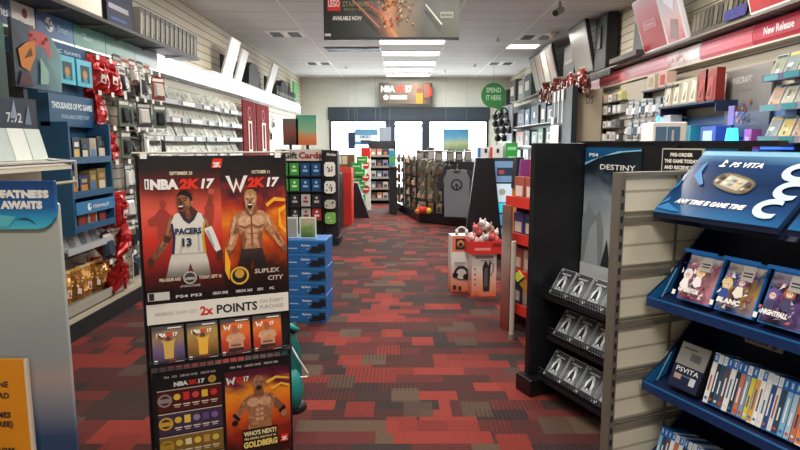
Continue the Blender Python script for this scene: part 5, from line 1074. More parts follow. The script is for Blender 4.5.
def dposter(x0, x1, z0, z1, nm):
    w = x1 - x0; mb = MB(); mb.step = .0008; mb.box(x0, x1, -.006, 0, z0, z1, DB); y = -.006
    mb.poly([(x0, z1 - .09), (x0 + w * .3, z1 - .045), (x0 + w * .7, z1 - .02), (x1, z1 - .012), (x1, z1 - .001), (x0, z1 - .001)], y, M('14507c', .3)); mb.poly([(x0, z1 - .1), (x0 + w * .3, z1 - .05), (x0 + w * .7, z1 - .024), (x1, z1 - .016), (x1, z1 - .01), (x0 + w * .6, z1 - .02), (x0, z1 - .085)], y, M('8cc0d8'))
    mb.text('PS4', x0 + w * .08, z1 - .05, .026, y, WHITE, width=w * .17); mb.text('DESTINY', x0 + w * .3, z1 - .12, .04, y, M('e8e4dc'), width=w * .62, bold=.01); mb.text('RISE OF IRON', x0 + w * .58, z1 - .16, .018, y, M('d8d4cc'), width=w * .38)
    # snowy mountain shapes and a cloaked distant figure, generic
    mb.poly([(x0, z0 + .1), (x0, z0 + .36), (x0 + w * .12, z0 + .45), (x0 + w * .25, z0 + .38), (x0 + w * .34, z0 + .42), (x0 + w * .42, z0 + .3), (x0 + w * .4, z0 + .1)], y, M('848c90', .3)); mb.poly([(x0 + w * .05, z0 + .1), (x0 + w * .16, z0 + .3), (x0 + w * .28, z0 + .36), (x0 + w * .34, z0 + .1)], y, M('a4aaac', .3))
    mb.poly([(x0 + w * .5, z0 + .12), (x0 + w * .62, z0 + .3), (x0 + w * .72, z0 + .42), (x0 + w * .9, z0 + .36), (x1, z0 + .4), (x1, z0 + .1)], y, M('b4b8b4', .3)); mb.disc(x0 + w * .72, z0 + .36, .03, y, M('e0d8b8')); mb.poly([(x0 + w * .6, z0 + .3), (x0 + w * .8, z0 + .42), (x0 + w * .82, z0 + .4), (x0 + w * .63, z0 + .27)], y, M('a8502c'))
    mb.poly([(x0 + w * .4, z0 + .1), (x0 + w * .5, z0 + .26), (x0 + w * .58, z0 + .1)], y, M('2a2c30')); mb.rect(x0, z0, x1, z0 + .1, y, M('c4c8c8', .3)); mb.disc(x0 + w * .64, z0 + .14, .035, y, M('a82c24'), rz=.045); mb.rect(x0 + w * .7, z0 + .06, x1 - .01, z0 + .16, y, M('481c1c')); mb.rect(x0 + w * .74, z0 + .12, x1 - .03, z0 + .13, y, M('c8b8b0'))
    mb.build(nm, t)
dposter(.05, .48, .66, 1.425, 'space_poster'); dposter(.66, 1.03, .72, 1.425, 'far_space_poster')
# notice card
u = thing('notice_card', 'black framed pre-order notice clipped to the gondola top', 'sign', G(.645, -.025, 0), GR)
MB().box(0, .235, -.014, -.002, 1.275, 1.425, M('b8b0a0')).build('frame', u); mb = MB(); mb.step = .0006; mb.rect(.006, 1.281, .229, 1.419, -.014, BLACK)
for i, s_ in enumerate(('PRE-ORDER', 'THE GAME TODAY', 'AND RECEIVE THE', 'BOOK OF SECRETS')): mb.text(s_, .117, 1.388 - i * .03, .022, -.014, M('e0dcd0'), 'c', width=.195 if i else .13, bold=.05)
mb.build('lettering', u)
# tilted wire shelves with cases
def mk_dc():
    u = thing('game_case', '', 'game case'); w, h = .13, .165; MB().box(0, w, 0, .012, 0, h, M('b8bcc0', .25)).build('case', u)
    mb = MB(); mb.step = .0006; mb.rect(.003, .003, w - .003, h - .003, 0, art('dc_cover', [(0, '34383c'), (.4, '6c7074'), (.7, '2c3036'), (1, '1a1e24')], 14, 'Z', (0, .165), .25)); mb.rect(.003, h - .02, w - .003, h - .003, 0, M('3a3e44')); mb.text('DESTINY', w / 2, h - .034, .012, 0, WHITE, 'c', width=w * .6); mb.text('PS4', .01, h - .016, .01, 0, WHITE)
    mb.poly([(w * .2, .03), (w * .3, .08), (w * .36, .12), (w * .5, .13), (w * .66, .115), (w * .72, .07), (w * .82, .03)], 0, M('a8b0b4')); mb.disc(w / 2, .075, .03, 0, M('e8ecec')); mb.poly([(w * .36, .04), (w * .42, .09), (w * .5, .112), (w * .58, .09), (w * .64, .04), (w * .5, .055)], 0, M('22242a')); mb.rect(.006, .006, .02, .022, 0, WHITE); mb.build('cover', u); return u
k = Kind(mk_dc)
SH = [(.585, -.27, .12, 'top'), (.355, -.27, .17, 'middle'), (.12, -.32, .16, 'bottom')]
for zz, yf, x0, nm in SH:
    sh = MB(); sh.prismx([(yf - .012, zz - .02), (yf - .012, zz), (yf + .1, zz - .01 + .02), (-.002, zz + .1), (-.002, zz + .08), (yf + .1, zz - .01)], x0 - .06, 1.03, BK); sh.build('wire_shelf', t)
    mb = MB()
    xx = x0 - .03
    while xx < 1.02: mb.cyl((xx, yf - .008, zz - .01), (xx, yf - .008, zz + .052), .0025, BK, 5); xx += .02
    mb.cyl((x0 - .05, yf - .008, zz + .052), (1.02, yf - .008, zz + .052), .0035, BK, 6).cyl((x0 - .05, yf - .008, zz + .026), (1.02, yf - .008, zz + .026), .0025, BK, 6); mb.build('wire_fence', t)
    for i in range(6):
        k.put('silver grey game case on %s wire shelf of black gondola, %s from far end' % (nm, nth(i)), G(x0 - .03 + i * .142, yf + .006, zz + .014), GR, 'silver grey cases on the black gondola', rx=R(-34))
# cream slatwall wing
t = thing('slatwall_panel', 'cream slatted panel with grey metal edge left of blue shelves', 'panel', GO, GR)
SL2 = slatwall('slatwall_wing', 'e6dfc8', 'b8b098', .105, .1)
MB().box(1.06, 1.08, -.67, .12, .0, 1.325, SL2).build('board', t)
mb = MB(); GM_ = M('8a8478', .4, .4)
for zz in [.1 + .21 * q for q in range(6)]: mb.box(1.078, 1.098, -.69, .12, zz - .004, zz + .016, GM_); mb.box(1.078, 1.094, -.69, .12, zz + .03, zz + .04, GM_)
mb.box(1.055, 1.1, -.69, .12, 1.325, 1.34, GM_); mb.build('rail', t)
mb = MB(); mb.box(1.055, 1.1, -.705, -.68, 0, 1.34, M('7c776c', .4, .4))
for q in range(25): mb.box(1.098, 1.102, -.698, -.688, .05 + q * .05, .075 + q * .05, DARK)
mb.box(1.098, 1.1, -.42, -.405, 0, 1.33, GM_); mb.build('upright', t)

# ================================================================== BLUE HANDHELD CONSOLE SHELVES
BS, BSL = M('101c3c', .4), M('1f649c', .3)
t = thing('handheld_game_rack', 'dark blue tiered rack of handheld games at right foreground', 'shelving unit', GO, GR)
X0, X1 = 1.12, 2.3
MB().box(X0, X1, -.2, -.16, .0, 1.2, M('0f1a36', .45)).build('back_panel', t)
MB().box(X0, X1, -.5, -.16, 0, .1, M('0f1a36', .45)).build('plinth', t)
tiers = [(.85, 'upper'), (.505, 'middle'), (.14, 'lower')]
for zz, nm in tiers:
    MB().prismx([(-.56, zz), (-.56, zz - .03), (-.54, zz - .035), (-.2, zz + .05), (-.2, zz + .075), (-.54, zz - .012), (-.545, zz + .004)], X0 + .008, X1, BS).build('shelf', t)
    MB().box(X0, X1, -.566, -.56, zz - .03, zz + .002, M('16305e', .3)).box(X0, X1, -.567, -.561, zz + .002, zz + .007, BSL).build('shelf_lip', t)
    MB().prismx([(-.565, zz - .03), (-.2, zz + .05), (-.2, zz + .29), (-.25, zz + .29), (-.45, zz + .09), (-.565, zz + .012)], X0, X0 + .008, BS).build('side_panel', t)
    mb = MB(); mb.prismx([(-.562, zz - .025), (-.45, zz + .0), (-.42, zz + .1), (-.45, zz + .082), (-.562, zz + .01)], X0 - .002, X0 - .0005, BSL); mb.prismx([(-.5, zz - .015), (-.495, zz - .015), (-.43, zz + .11), (-.436, zz + .108)], X0 - .004, X0 - .002, M('9cd0e8')); mb.prismx([(-.56, zz - .03), (-.5, zz - .02), (-.47, zz + .07)], X0 - .003, X0 - .001, M('56a8d8')); mb.build('side_print', t)
    mb = MB(); mb.prismx([(-.562, zz - .02), (-.45, zz + .02), (-.4, zz + .13), (-.45, zz + .086), (-.562, zz + .01)], X0 + .0082, X0 + .0095, BSL); mb.prismx([(-.5, zz + .0), (-.494, zz + .0), (-.425, zz + .11), (-.431, zz + .11)], X0 + .0095, X0 + .0105, M('9cd0e8')); mb.build('side_print', t)
# header signs
AN = math.atan2(.26, .23)
def header(x0, w, label, full):
    u = thing('header_sign', label, 'sign', G(x0, -.56, 1.19), GR); H = .345
    MB().box(0, w, 0, .02, 0, H, M('2a4a78', .2)).build('board', u, rot=(-AN, 0, 0), bevel=.003)
    mb = MB(); mb.step = .0006; mb.rect(0, 0, w, H, 0, art('header_art_%d' % full, [(0, '1f5a88'), (.2, '1a3c68'), (.5, '122848'), (.8, '1c3a64'), (1, '6898b8')], 3, 'Z', (.0, .345), .1, rough=.15))
    mb.rect(0, H - .026, w, H - .004, 0, M('7cacc4', .25))
    if full:
        mb.text('PS VITA', w * .32, H - .085, .034, 0, WHITE, width=.13, bold=.03, shear=.2); mb.poly([(w * .25, H - .088), (w * .262, H - .088), (w * .262, H - .052), (w * .25, H - .048)], 0, WHITE); mb.poly([(w * .262, H - .05), (w * .28, H - .058), (w * .285, H - .068), (w * .268, H - .066)], 0, WHITE); mb.disc(w * .262, H - .084, .014, 0, WHITE, rz=.005)
        mb.text('ANY TIME IS GAME TIME', w * .13, .055, .03, 0, WHITE, width=w * .56, bold=.04, shear=.2)
        L = M('6aa8d8', .3)
        L = M('2f74a8', .3)
        for q in ([(0, .02), (.04, .05), (.12, .012), (.08, .01)], [(.0, .1), (.02, .14), (.012, .22), (.008, .14)], [(.0, .03), (.03, .08), (.035, .06)]): mb.poly(q, 0, L)
        mb.poly([(w * .1, .2), (w * .22, .15), (w * .24, .16), (w * .14, .22), (w * .12, .28), (w * .1, .26)], 0, M('3a74a8'))
        for q in range(3):  # overlapping pale crescents near the right end
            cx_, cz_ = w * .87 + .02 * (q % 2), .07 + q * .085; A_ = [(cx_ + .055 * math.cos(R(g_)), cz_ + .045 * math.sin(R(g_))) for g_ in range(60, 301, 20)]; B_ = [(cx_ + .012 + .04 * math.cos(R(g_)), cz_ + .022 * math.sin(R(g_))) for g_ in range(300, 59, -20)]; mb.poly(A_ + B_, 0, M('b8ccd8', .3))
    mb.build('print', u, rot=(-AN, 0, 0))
    if full:
        mb = MB(); mb.smooth = False; mb.m = Matrix.Rotation(R(18), 4, 'Y'); BR = M('6a5c48', .3)
        n = 20
        pl = [(.085 * math.copysign(abs(math.cos(2 * PI * i / n)) ** .8, math.cos(2 * PI * i / n)), .038 * math.copysign(abs(math.sin(2 * PI * i / n)) ** .7, math.sin(2 * PI * i / n))) for i in range(n)]
        mb.m = Matrix.Translation((w * .47, -.004, .175)) @ Matrix.Rotation(R(16), 4, 'Y')
        mb.poly([(a * 1.06, b * 1.12) for a, b in pl], 0, M('3a3228')); mb.poly(pl, 0, BR); mb.rect(-.045, -.026, .045, .028, 0, M('a8a08c')); 
        for i in range(6): mb.rect(-.038 + (i % 3) * .027, -.018 + (i // 3) * .022, -.022 + (i % 3) * .027, -.006 + (i // 3) * .022, 0, M(['d8d0b8', '6a7a8c', 'c8a878'][i % 3]))
        mb.disc(-.064, .008, .011, 0, M('2c261e')); mb.disc(.064, .01, .011, 0, M('2c261e')); mb.disc(-.064, -.016, .007, 0, M('b8a888')); mb.disc(.064, -.016, .007, 0, M('b8a888'))
        mb.build('console_picture', u, rot=(-AN, 0, 0))
    MB().box(.0, w, .005, .02, -.02, 0, M('101c3c')).build('lip', u)
    return u
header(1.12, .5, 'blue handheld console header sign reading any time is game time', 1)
header(1.65, .5, 'second tilted header sign cut off at right edge', 0)
MB().prismx([(-.53, 1.15), (-.2, 1.2), (-.2, 1.23), (-.28, 1.37)], 1.12, 2.3, M('101c3c')).build('header_bracket', t)
mb = MB(); mb.cyl((1.4, -.4, 1.14), (2.2, -.4, 1.14), .005, WIRE)
for q in range(9): mb.cyl((1.4 + q * .1, -.4, 1.14), (1.4 + q * .1, -.25, 1.24), .004, WIRE)
mb.build('wire_hook', t)
# covers on the upper tier
COV = [('8a3a5c', 'd8a0a8', 'e8e0e0', 'pink and white', 'GENERATION'), ('2c4a8c', 'c8a050', 'e0d8c8', 'gold and blue', 'BLANC'), ('1c1c30', '8a6ab0', 'c8c0d8', 'dark purple', 'NIGHTFALL'), ('5a2c3c', 'c87a5a', 'e0c8b8', 'brown and red', 'RISE')]
for i, (c1, c2, c3, nm, tx) in enumerate(COV):
    u = thing('game_case', '%s handheld game case facing out on the upper blue shelf' % nm, 'game case', G(1.215 + i * .165, -.515, .868), GR, 'facing game cases on the upper blue shelf', rx=R(-22)); w, h = .145, .19
    MB().box(0, w, 0, .012, 0, h, M('2474c0', .25)).build('case', u); mb = MB(); mb.step = .0005
    mb.rect(.004, .004, w - .004, h - .016, 0, art('cover_bg_%d' % i, [(0, c1), (.45, c2), (.7, c1), (1, c3)], 16, 'Z', (0, .18), .4)); rr = random.Random(i + 40)
    skn = M('e0c0a8')
    for q in range(70): x_, z_ = rr.uniform(.008, w - .03), rr.uniform(.01, h - .05); mb.poly([(x_, z_), (x_ + rr.uniform(.006, .02), z_ + rr.uniform(-.005, .012)), (x_ + rr.uniform(0, .02), z_ + rr.uniform(.006, .026))], 0, M(rr.choice([c1, c2, c3, 'e8e0e0', '4a4a6c', 'c86a7c']), .35))
    for q in range(2):
        fx_, fz = w * (.32 + q * .36), h * (.5 + .08 * q); hair = M(['e0dce0', 'd8c080', '6a5090', 'a05a3a'][(i + q) % 4], .4)
        mb.disc(fx_, fz, .019, 0, hair, 14, rz=.022); mb.disc(fx_, fz - .004, .011, 0, skn, 12); mb.rect(fx_ - .006, fz - .004, fx_ - .003, fz, 0, DARK); mb.rect(fx_ + .003, fz - .004, fx_ + .006, fz, 0, DARK)
        mb.poly([(fx_ - .022, fz - .045), (fx_ - .004, fz - .06), (fx_ + .018, fz - .05), (fx_ + .01, fz - .018), (fx_ - .012, fz - .018)], 0, M(rr.choice([c1, c3, 'e8e4e0', '3c3c5c'])))
    mb.text(tx, w * .5, .028, .022, 0, WHITE, 'c', width=w * .6, bold=.06, shear=.1); mb.rect(.008, .008, .022, .026, 0, WHITE); mb.rect(w * .62, h - .075, w - .01, h - .022, 0, M('a09c98')); mb.rect(w * .66, h - .05, w - .016, h - .045, 0, DARK); mb.rect(w * .66, h - .06, w - .016, h - .056, 0, DARK)
    mb.rect(.002, h - .015, w - .002, h - .002, 0, M('1f66b4', .3)); mb.build('cover', u)
# middle tier: display box, then a row of spines
u = thing('game_case', 'grey and black handheld console box leaning on the middle blue shelf', 'game case', G(1.2, -.52, .523), GR, rx=R(-24)); w, h = .135, .18
MB().box(0, w, 0, .025, 0, h, M('16161c', .3)).build('case', u); mb = MB(); mb.step = .0006; mb.rect(.003, h * .5, w - .003, h - .003, 0, M('8c8a88', .3)); mb.rect(.003, .003, w - .003, h * .5, 0, M('1c2440', .3)); mb.text('PSVITA', w / 2, h * .36, .026, 0, WHITE, 'c', width=w * .75, bold=.01); mb.rect(.06, h * .64, w - .03, h * .8, 0, M('5c5a5a')); mb.rect(.02, h * .86, .08, h * .89, 0, M('4a4848'))
mb.rect(w * .14, .035, w * .38, .055, 0, M('a88a7c')); mb.rect(w * .68, .025, w * .86, .055, 0, M('c0c4c8')); mb.rect(w * .4, h * .28, w * .7, h * .3, 0, M('6a7a9c')); mb.build('cover', u)
SP = ['e4e0d8', '2a3034', '3c4a54', '6a4a3c', 'e8e6e0', '24343c', 'c87848', '8a9aa8', 'd8c83c', 'e0a03c', 'ecece8', 'e4e4e0', '2c4a80', 'dcd8d0', '38424c', '7ab0cc', 'a8c0cc', 'd07038', 'e8882c', 'e0dcd4', '506878', 'd8d4cc', '3a3a48', 'c8b83c', 'e4e4e0', '5a3c3c']
rr = random.Random(9)
def spines(tier, x, zz, n, seed, yf, hh=.168, w0=.017, gp='spines on the middle blue shelf'):
    rr = random.Random(seed)
    for i in range(n):
        c = SP[(i * 7 + seed * 5) % len(SP)] if seed else SP[i]; w = w0 + rr.uniform(-.001, .003)
        mb = MB(); mb.box(0, w, 0, .13, 0, hh, M('e0e4e8' if c[0] == 'e' else '2470bc', .25)); mb.step = .0005; mb.rect(.001, .004, w - .001, hh * .8, 0, M(c, .35)); mb.rect(.001, hh * .82, w - .001, hh - .002, 0, M('2a70c0' if rr.random() < .8 else 'e8e8e4', .3))
        mb.rect(w * .35, hh * .86, w * .7, hh * .96, 0, M('b8d4f0')); mb.rect(w * .35, hh * .25, w * .65, hh * (.45 + rr.random() * .25), 0, M('e8e4dc' if c[0] not in 'de' else rr.choice(['3c3c44', 'a84a3c', '4a6a8c']), .4)); mb.disc(w * .5, hh * .1, w * .3, 0, M(rr.choice(['d8d4cc', 'c84a3c', '3c6aa8'])), 8)
        o = mb.build('game_case', None, G(x, yf, zz), (R(-16), 0, GR)); tag(o, 'game case with %s spine on %s blue shelf, %s from left' % ({'e': 'whitish', 'd': 'pale', '2': 'dark', '3': 'dark', '5': 'muted', '6': 'brownish', '7': 'light blue', '8': 'grey blue', 'a': 'pale blue', 'c': 'orange'}[c[0]], tier, nth(i)), 'game case', gp)
        x += w + .0012
spines('middle', 1.365, .518, 26, 0, -.52, .185)
spines('lower', 1.15, .153, 26, 3, -.52, gp='spines on the lower blue shelf')
u = thing('price_card', 'cream shelf price strip with small brown boxes above the spines', 'card', G(1.31, -.25, .69), GR, rx=R(-5)); MB().box(0, .15, 0, .05, .045, .05, BS).build('bracket', u); MB().box(0, .15, 0, .004, 0, .045, M('a89c90')).build('card', u)
mb = MB(); mb.step = .0006
for i in range(5): mb.rect(.012 + i * .018, .01, .024 + i * .018, .026, 0, M('5a504c'))
mb.rect(.11, .006, .13, .03, 0, M('8a4a38')); mb.build('print', u)

# ================================================================== RIGHT WALL (faces -X, local x runs towards the camera)
RR = R(-90)
def yR(px, X=2.95): return X * 606 / (px - 400)
def Rthing(name, label, cat, y, z, X=WALL_R, group=None, rz=0): return thing(name, label, cat, (X, y, z), RR + rz, group)
def rb(px0, px1, X): return yR(px0, X), yR(px0, X) - yR(px1, X)      # far y, width
# header strip
RSEG = [(560, 597, 'pinksheen', 'far pale pink header sign on the right wall'), (597, 627, 'redwhite', 'red and white header sign under the large red boxes'), (627, 661, 'pink', 'pink header sign on right wall left of the white one'), (661, 694, 'whiteart', 'white header sign with pink shapes on right wall'), (694, 745, 'rose', 'rose red header sign left of the lettered one'), (745, 830, 'red', 'red header sign reading new release')]
for px0, px1, kd, lab in RSEG:
    y, w = rb(px0, px1, 2.95); t = Rthing('header_sign', lab, 'sign', y, 0, group='header signs along the right wall')
    mt = {'pinksheen': M('e8c8cc', .2, 0, .5), 'redwhite': art('redwhite_sign', [(0, 'c83a3c'), (.5, 'd86a70'), (1, 'f0e4e8')], 2, 'X', (0, 1.5), .15), 'pink': art('pink_sign', [(0, 'e8c0cc'), (1, 'e0a0b0')], 3, 'X', (0, .8), .2), 'whiteart': art('white_art_sign', [(0, 'd8b0b8'), (.4, 'ece4e4'), (.6, 'd8c4c8'), (1, 'f0ecec')], 9, 'X', (0, .6), .4), 'rose': art('rose_sign', [(0, 'd0788a'), (1, 'c85a68')], 2, 'X', (0, .8), .15), 'red': M('b03448', .35)}[kd]  # far pale sign: weak emission stands in for the window's reflection
    mb = MB(); mb.prismx([(-.002, 2.25), (-.08, 2.25), (-.1, 2.29), (-.105, 2.34), (-.1, 2.39), (-.08, 2.43), (-.002, 2.43)], 0.004, w - .004, mt); mb.build('cover', t)
    MB().box(0, w, -.11, -.002, 2.235, 2.25, CREAM).build('lip', t)
    if kd == 'red': mb = MB(); mb.step = .001; mb.text('New Release', .16, 2.315, .085, -.106, M('f0e0e0'), width=.38, bold=.02); mb.build('lettering', t)
    if kd == 'whiteart':
        mb = MB(); mb.step = .001; rr = random.Random(1)
        for i in range(8): mb.disc(.08 + i * .055, 2.34 + rr.uniform(-.04, .04), rr.uniform(.015, .035), -.106, M(rr.choice(['d8a0ac', 'c8b8bc', 'b8a0a8'])), 8)
        mb.build('print', t)
t = Rthing('wall_shelf', 'long shelf high on the right wall above header signs', 'shelf', 15.5, 2.455)
MB().box(0, 12.2, -.2, -.002, 0, .02, M('7a766c')).build('board', t)
mb = MB()
for q in range(20): mb.prismx([(-.18, 0), (-.002, 0), (-.002, -.02)], .1 + q * .62, .12 + q * .62, GREY)
mb.build('bracket', t)
# big light boxes on the shelf
def sign_box(px0, px1, h, label, mt, border=True, tx=None, lean=18, X=2.855, rz=0, thick=.05, extra=None, name='promo_box'):
    y, w = rb(px0, px1, X); t = thing(name, label, 'promotional box', (X, y, 2.476), RR + rz)
    mb = MB(); mb.box(0, w, 0, thick, 0, h, M('e8e4e4', .3)); mb.build('shell', t, rot=(R(lean), 0, 0), bevel=.006)
    mb = MB(); mb.step = .0012; b_ = .02 if border else .0; mb.rect(b_, b_, w - b_, h - b_, 0, mt)
    if extra: extra(mb, w, h)
    mb.build('printed_front', t, rot=(R(lean), 0, 0)); return t
REDG = art('red_box_print', [(0, 'b01c1a'), (.4, 'b82e2e'), (.65, 'c86a78'), (1, 'dcc4d0')], 1.2, 'Z', (0, .65), .12, rough=.5)
def ex1(mb, w, h):
    mb.rect(w * .25, h * .42, w * .75, h * .56, 0, M('e8c8cc')); mb.rect(w * .28, h * .435, w * .72, h * .545, 0, M('c8505a')); mb.text('Nintendo', w * .5, h * .46, h * .1, 0, M('f0e0e4'), 'c', width=w * .38)
sign_box(640, 663, .6, 'large white edged red box with boxed word, high right shelf', REDG, extra=ex1, rz=0)
def ex2(mb, w, h):
    mb.poly([(w * .2, h * .1), (w * .6, h * .05), (w * .8, h * .35), (w * .45, h * .4)], 0, M('8a5a4a', .3)); mb.poly([(w * .3, h * .7), (w * .7, h * .5), (w * .9, h * .8), (w * .5, h * .95)], 0, M('e8ecf4', .3))
sign_box(663, 681, .62, 'tall pale blue white poster box right of the white edged red box', art('pale_print', [(0, 'c83a34'), (.3, 'd8a8a8'), (.6, 'c8d0e4'), (1, 'e4dcec')], 2, 'Z', (0, .8), .25), extra=ex2)
sign_box(741, 779, .5, 'large red box with white border on high right shelf', art('red_white_print', [(0, 'b02020'), (.6, 'a81c20'), (.75, 'd8b0bc'), (1, 'e8e4ee')], 2.5, 'Z', (0, .55), .2), lean=16)
sign_box(780, 830, .5, 'pink and yellow promotional box at upper right corner', art('pink_yellow', [(0, 'e0c0c4'), (.4, 'dcb8bc'), (.5, 'c8b040'), (.8, 'd8c050'), (1, 'c04030')], 1.5, 'X', (-.05, .35), .1), lean=16)
# black stand between
t = Rthing('display_stand', 'black easel stand behind the large red box on the high shelf', 'stand', yR(627, 2.85), 2.476, X=2.86)
mb = MB(); mb.prism([(0, 0), (.35, 0), (.3, .35), (.05, .42)], 0, .02, BLACK); mb.build('panel', t); MB().box(.1, .13, .02, .15, 0, .02, BLACK).build('foot', t)
t = Rthing('display_strip', 'flat dark tray of cards left of black stand on the high right shelf', 'tray', yR(605, 2.75), 2.476, X=2.76); MB().box(0, .9, 0, .2, 0, .06, M('4a4640')).build('tray', t)
# brown display boxes (px 668-740)
y, w = rb(684, 742, 2.85)
t = thing('display_carton', 'brown patterned carton of packs on high right shelf between red boxes', 'box', (2.85, y, 2.476), RR)
mb = MB(); mb.prismx([(0, 0), (.19, 0), (.19, .3), (.0, .22)], 0, w * .98, M('4a4436')); mb.build('carton', t)
mb = MB(); mb.step = .0015; rr = random.Random(5)
for i in range(12): mb.poly([(.02 + i * w / 12.5, .04), (.02 + i * w / 12.5 + .06, .04), (.045 + i * w / 12.5 + .06, .2), (.045 + i * w / 12.5, .2)], 0, M(rr.choice(['5c5644', '38342a', '6a6450', '443e34'])))
mb.rect(w * .62, .02, w * .95, .11, 0, M('302e6c')); mb.build('printed_front', t)
t = thing('display_carton', 'upright grey brown box on top of the patterned carton', 'box', (2.87, y - w * .62, 2.76), RR); MB().box(0, .28, 0, .14, .0, .13, M('6a5f4c')).build('carton', t); MB().box(.04, .24, -.003, 0, .03, .1, M('8a8068')).build('print', t)
# TV monitor px 568-590
def monitor(px0, px1, h, label, bz, scr, zz=2.476, X=2.86, rz=0):
    y, w = rb(px0, px1, X); t = thing('monitor', label, 'monitor', (X, y, zz), RR + rz); MB().box(0, w, 0, .06, .03, h, bz).build('bezel', t, rot=(R(12), 0, 0), bevel=.005)
    MB().box(.02, w - .02, -.003, 0, .06, h - .03, scr).build('screen', t, rot=(R(12), 0, 0)); MB().box(w * .3, w * .7, -.04, .14, 0, .03, BLACK).build('foot', t); return t
monitor(574, 591, .8, 'large grey screen monitor standing on high right shelf', M('2a2a2c', .3), M('8e8a80', .25))
y, w = rb(595, 606, 2.9); t = thing('television', 'black back of a television beside the grey monitor on right shelf', 'television', (2.9, y, 2.476), RR); MB().box(0, w, -.06, .1, 0, .75, M('1a1a1c')).build('case', t, bevel=.01); MB().box(w * .3, w * .6, -.08, -.06, .3, .6, DARK).build('vent_panel', t)
y, w = rb(535, 558, 2.86); t = thing('light_box', 'four column pale display panel leaning on the far right shelf', 'panel', (2.86, y, 2.476), RR)
MB().box(0, w, 0, .04, 0, .75, M('24262a')).build('frame', t, rot=(R(14), 0, 0))
mb = MB(); mb.step = .003
for i in range(4): mb.rect(w * (i + .07) / 4, .05, w * (i + .93) / 4, .7, 0, art('panel_print_%d' % (i % 2), [(0, '6c675c'), (.5, ['8a877c', '7c6056'][i % 2]), (1, '7c8078')], 3, 'Z', (0, .8), .3))
mb.build('print', t, rot=(R(14), 0, 0))
y, w = rb(561, 571, 2.86); t = thing('carton', 'dark tall carton between far panel and grey monitor', 'box', (2.86, y, 2.476), RR); MB().box(0, w, 0, .18, 0, .6, M('3a3634')).build('body', t); MB().box(.05, w - .05, -.006, 0, .3, .36, M('8a8070')).build('label', t)
for i, (px, h, c, lab) in enumerate([(497, .4, '2a2c30', 'black grey headset carton far along right shelf'), (505, .55, '44403c', 'dark brown carton far along right shelf'), (513, .45, '6c7068', 'grey carton far along right shelf'), (519, .5, '30343c', 'blue black carton far along right shelf, by the panel')]):
    y = yR(px + 4, 2.86); t = thing('carton', lab, 'box', (2.86, y, 2.476), RR); MB().box(0, .7, 0, .17, 0, h, M(c)).build('body', t, bevel=.01); MB().box(.1, .5, -.006, 0, h * .3, h * .7, M('a8a49c')).build('print', t)

# product shelves at right end (px 762-800)
tl = ['green', 'tan', 'teal', 'grey', 'yellow']
casek = [mk_case(M('d8dcd8', .25), a_, b_, 70 + i) for i, (a_, b_) in enumerate([('9aa08c', '3c5a5c'), ('c89a7c', '2c7c84'), ('8c9a9c', 'd8c860'), ('b8b4a0', '5c6a6c'), ('d8c06c', '2c7c84')])]
for ri, (py, nm) in enumerate([(76, 'top'), (107, 'middle'), (140, 'bottom')]):
    p = atX(785, py, 2.8)
    t = Rthing('case_shelf', '%s narrow case shelf at right edge beside the block game poster' % nm, 'shelf', yR(757, 2.8), p.z - .0)
    MB().prismx([(-.25, -.02), (-.25, .03), (-.24, .03), (-.23, -.01), (-.002, .02), (-.002, -.0)], 0, 1.3, M('8a8894' if ri else '5c5a84')).build('tray', t)
    mb = MB(); mb.step = .001
    for i in range(5): mb.rect(.03 + i * .24, -.015, .2 + i * .24, .025, -.25, M(['c8c4c4', '5aa0a8', '2c8c94'][(i + 1) % 3]))
    mb.build('price_labels', t)
    for i in range(7): casek[(i * 2 + ri) % 5].put('new game case, %s shelf at right edge, %s from left' % (nm, nth(i)), (WALL_R - .22, yR(757, 2.8) - .03 - i * .16, p.z), RR, 'new release cases at the right edge', rx=R(-20))
# block game poster
y, w = rb(721, 766, 2.95); zb, zt_ = atX(740, 137, 2.95).z, atX(740, 68, 2.95).z
t = Rthing('large_poster', 'grey block world game poster on the right wall', 'poster', y, 0, X=2.97)
MB().box(0, w, -.01, .01, zb, zt_, art('block_poster', [(0, '3c4a5c'), (.3, '5a6268'), (.5, '787874'), (1, '86827c')], 5, 'Z', (zb, zt_), .15)).build('board', t)
mb = MB(); mb.step = .0012; mb.text('MINECRAFT', w * .1, zt_ - .13, .075, -.011, M('b4b4ac'), width=w * .5, bold=.04); mb.text('STORY MODE', w * .25, zt_ - .2, .04, -.011, M('8c8a84'), width=w * .35)
rr = random.Random(7)
for i in range(16):
    x, z = w * .25 + rr.uniform(0, w * .35), zb + rr.uniform(.1, .38); s_ = rr.uniform(.02, .05); mb.rect(x, z, x + s_, z + s_, -.011, M(rr.choice(['8c5a4a', 'a87464', '4a3a44', '6a5a7c', '34405a'])))
mb.build('print', t); MB().box(.05, w - .05, .01, .07, zt_ - .06, zt_ - .04, GREY).build('mount', t)
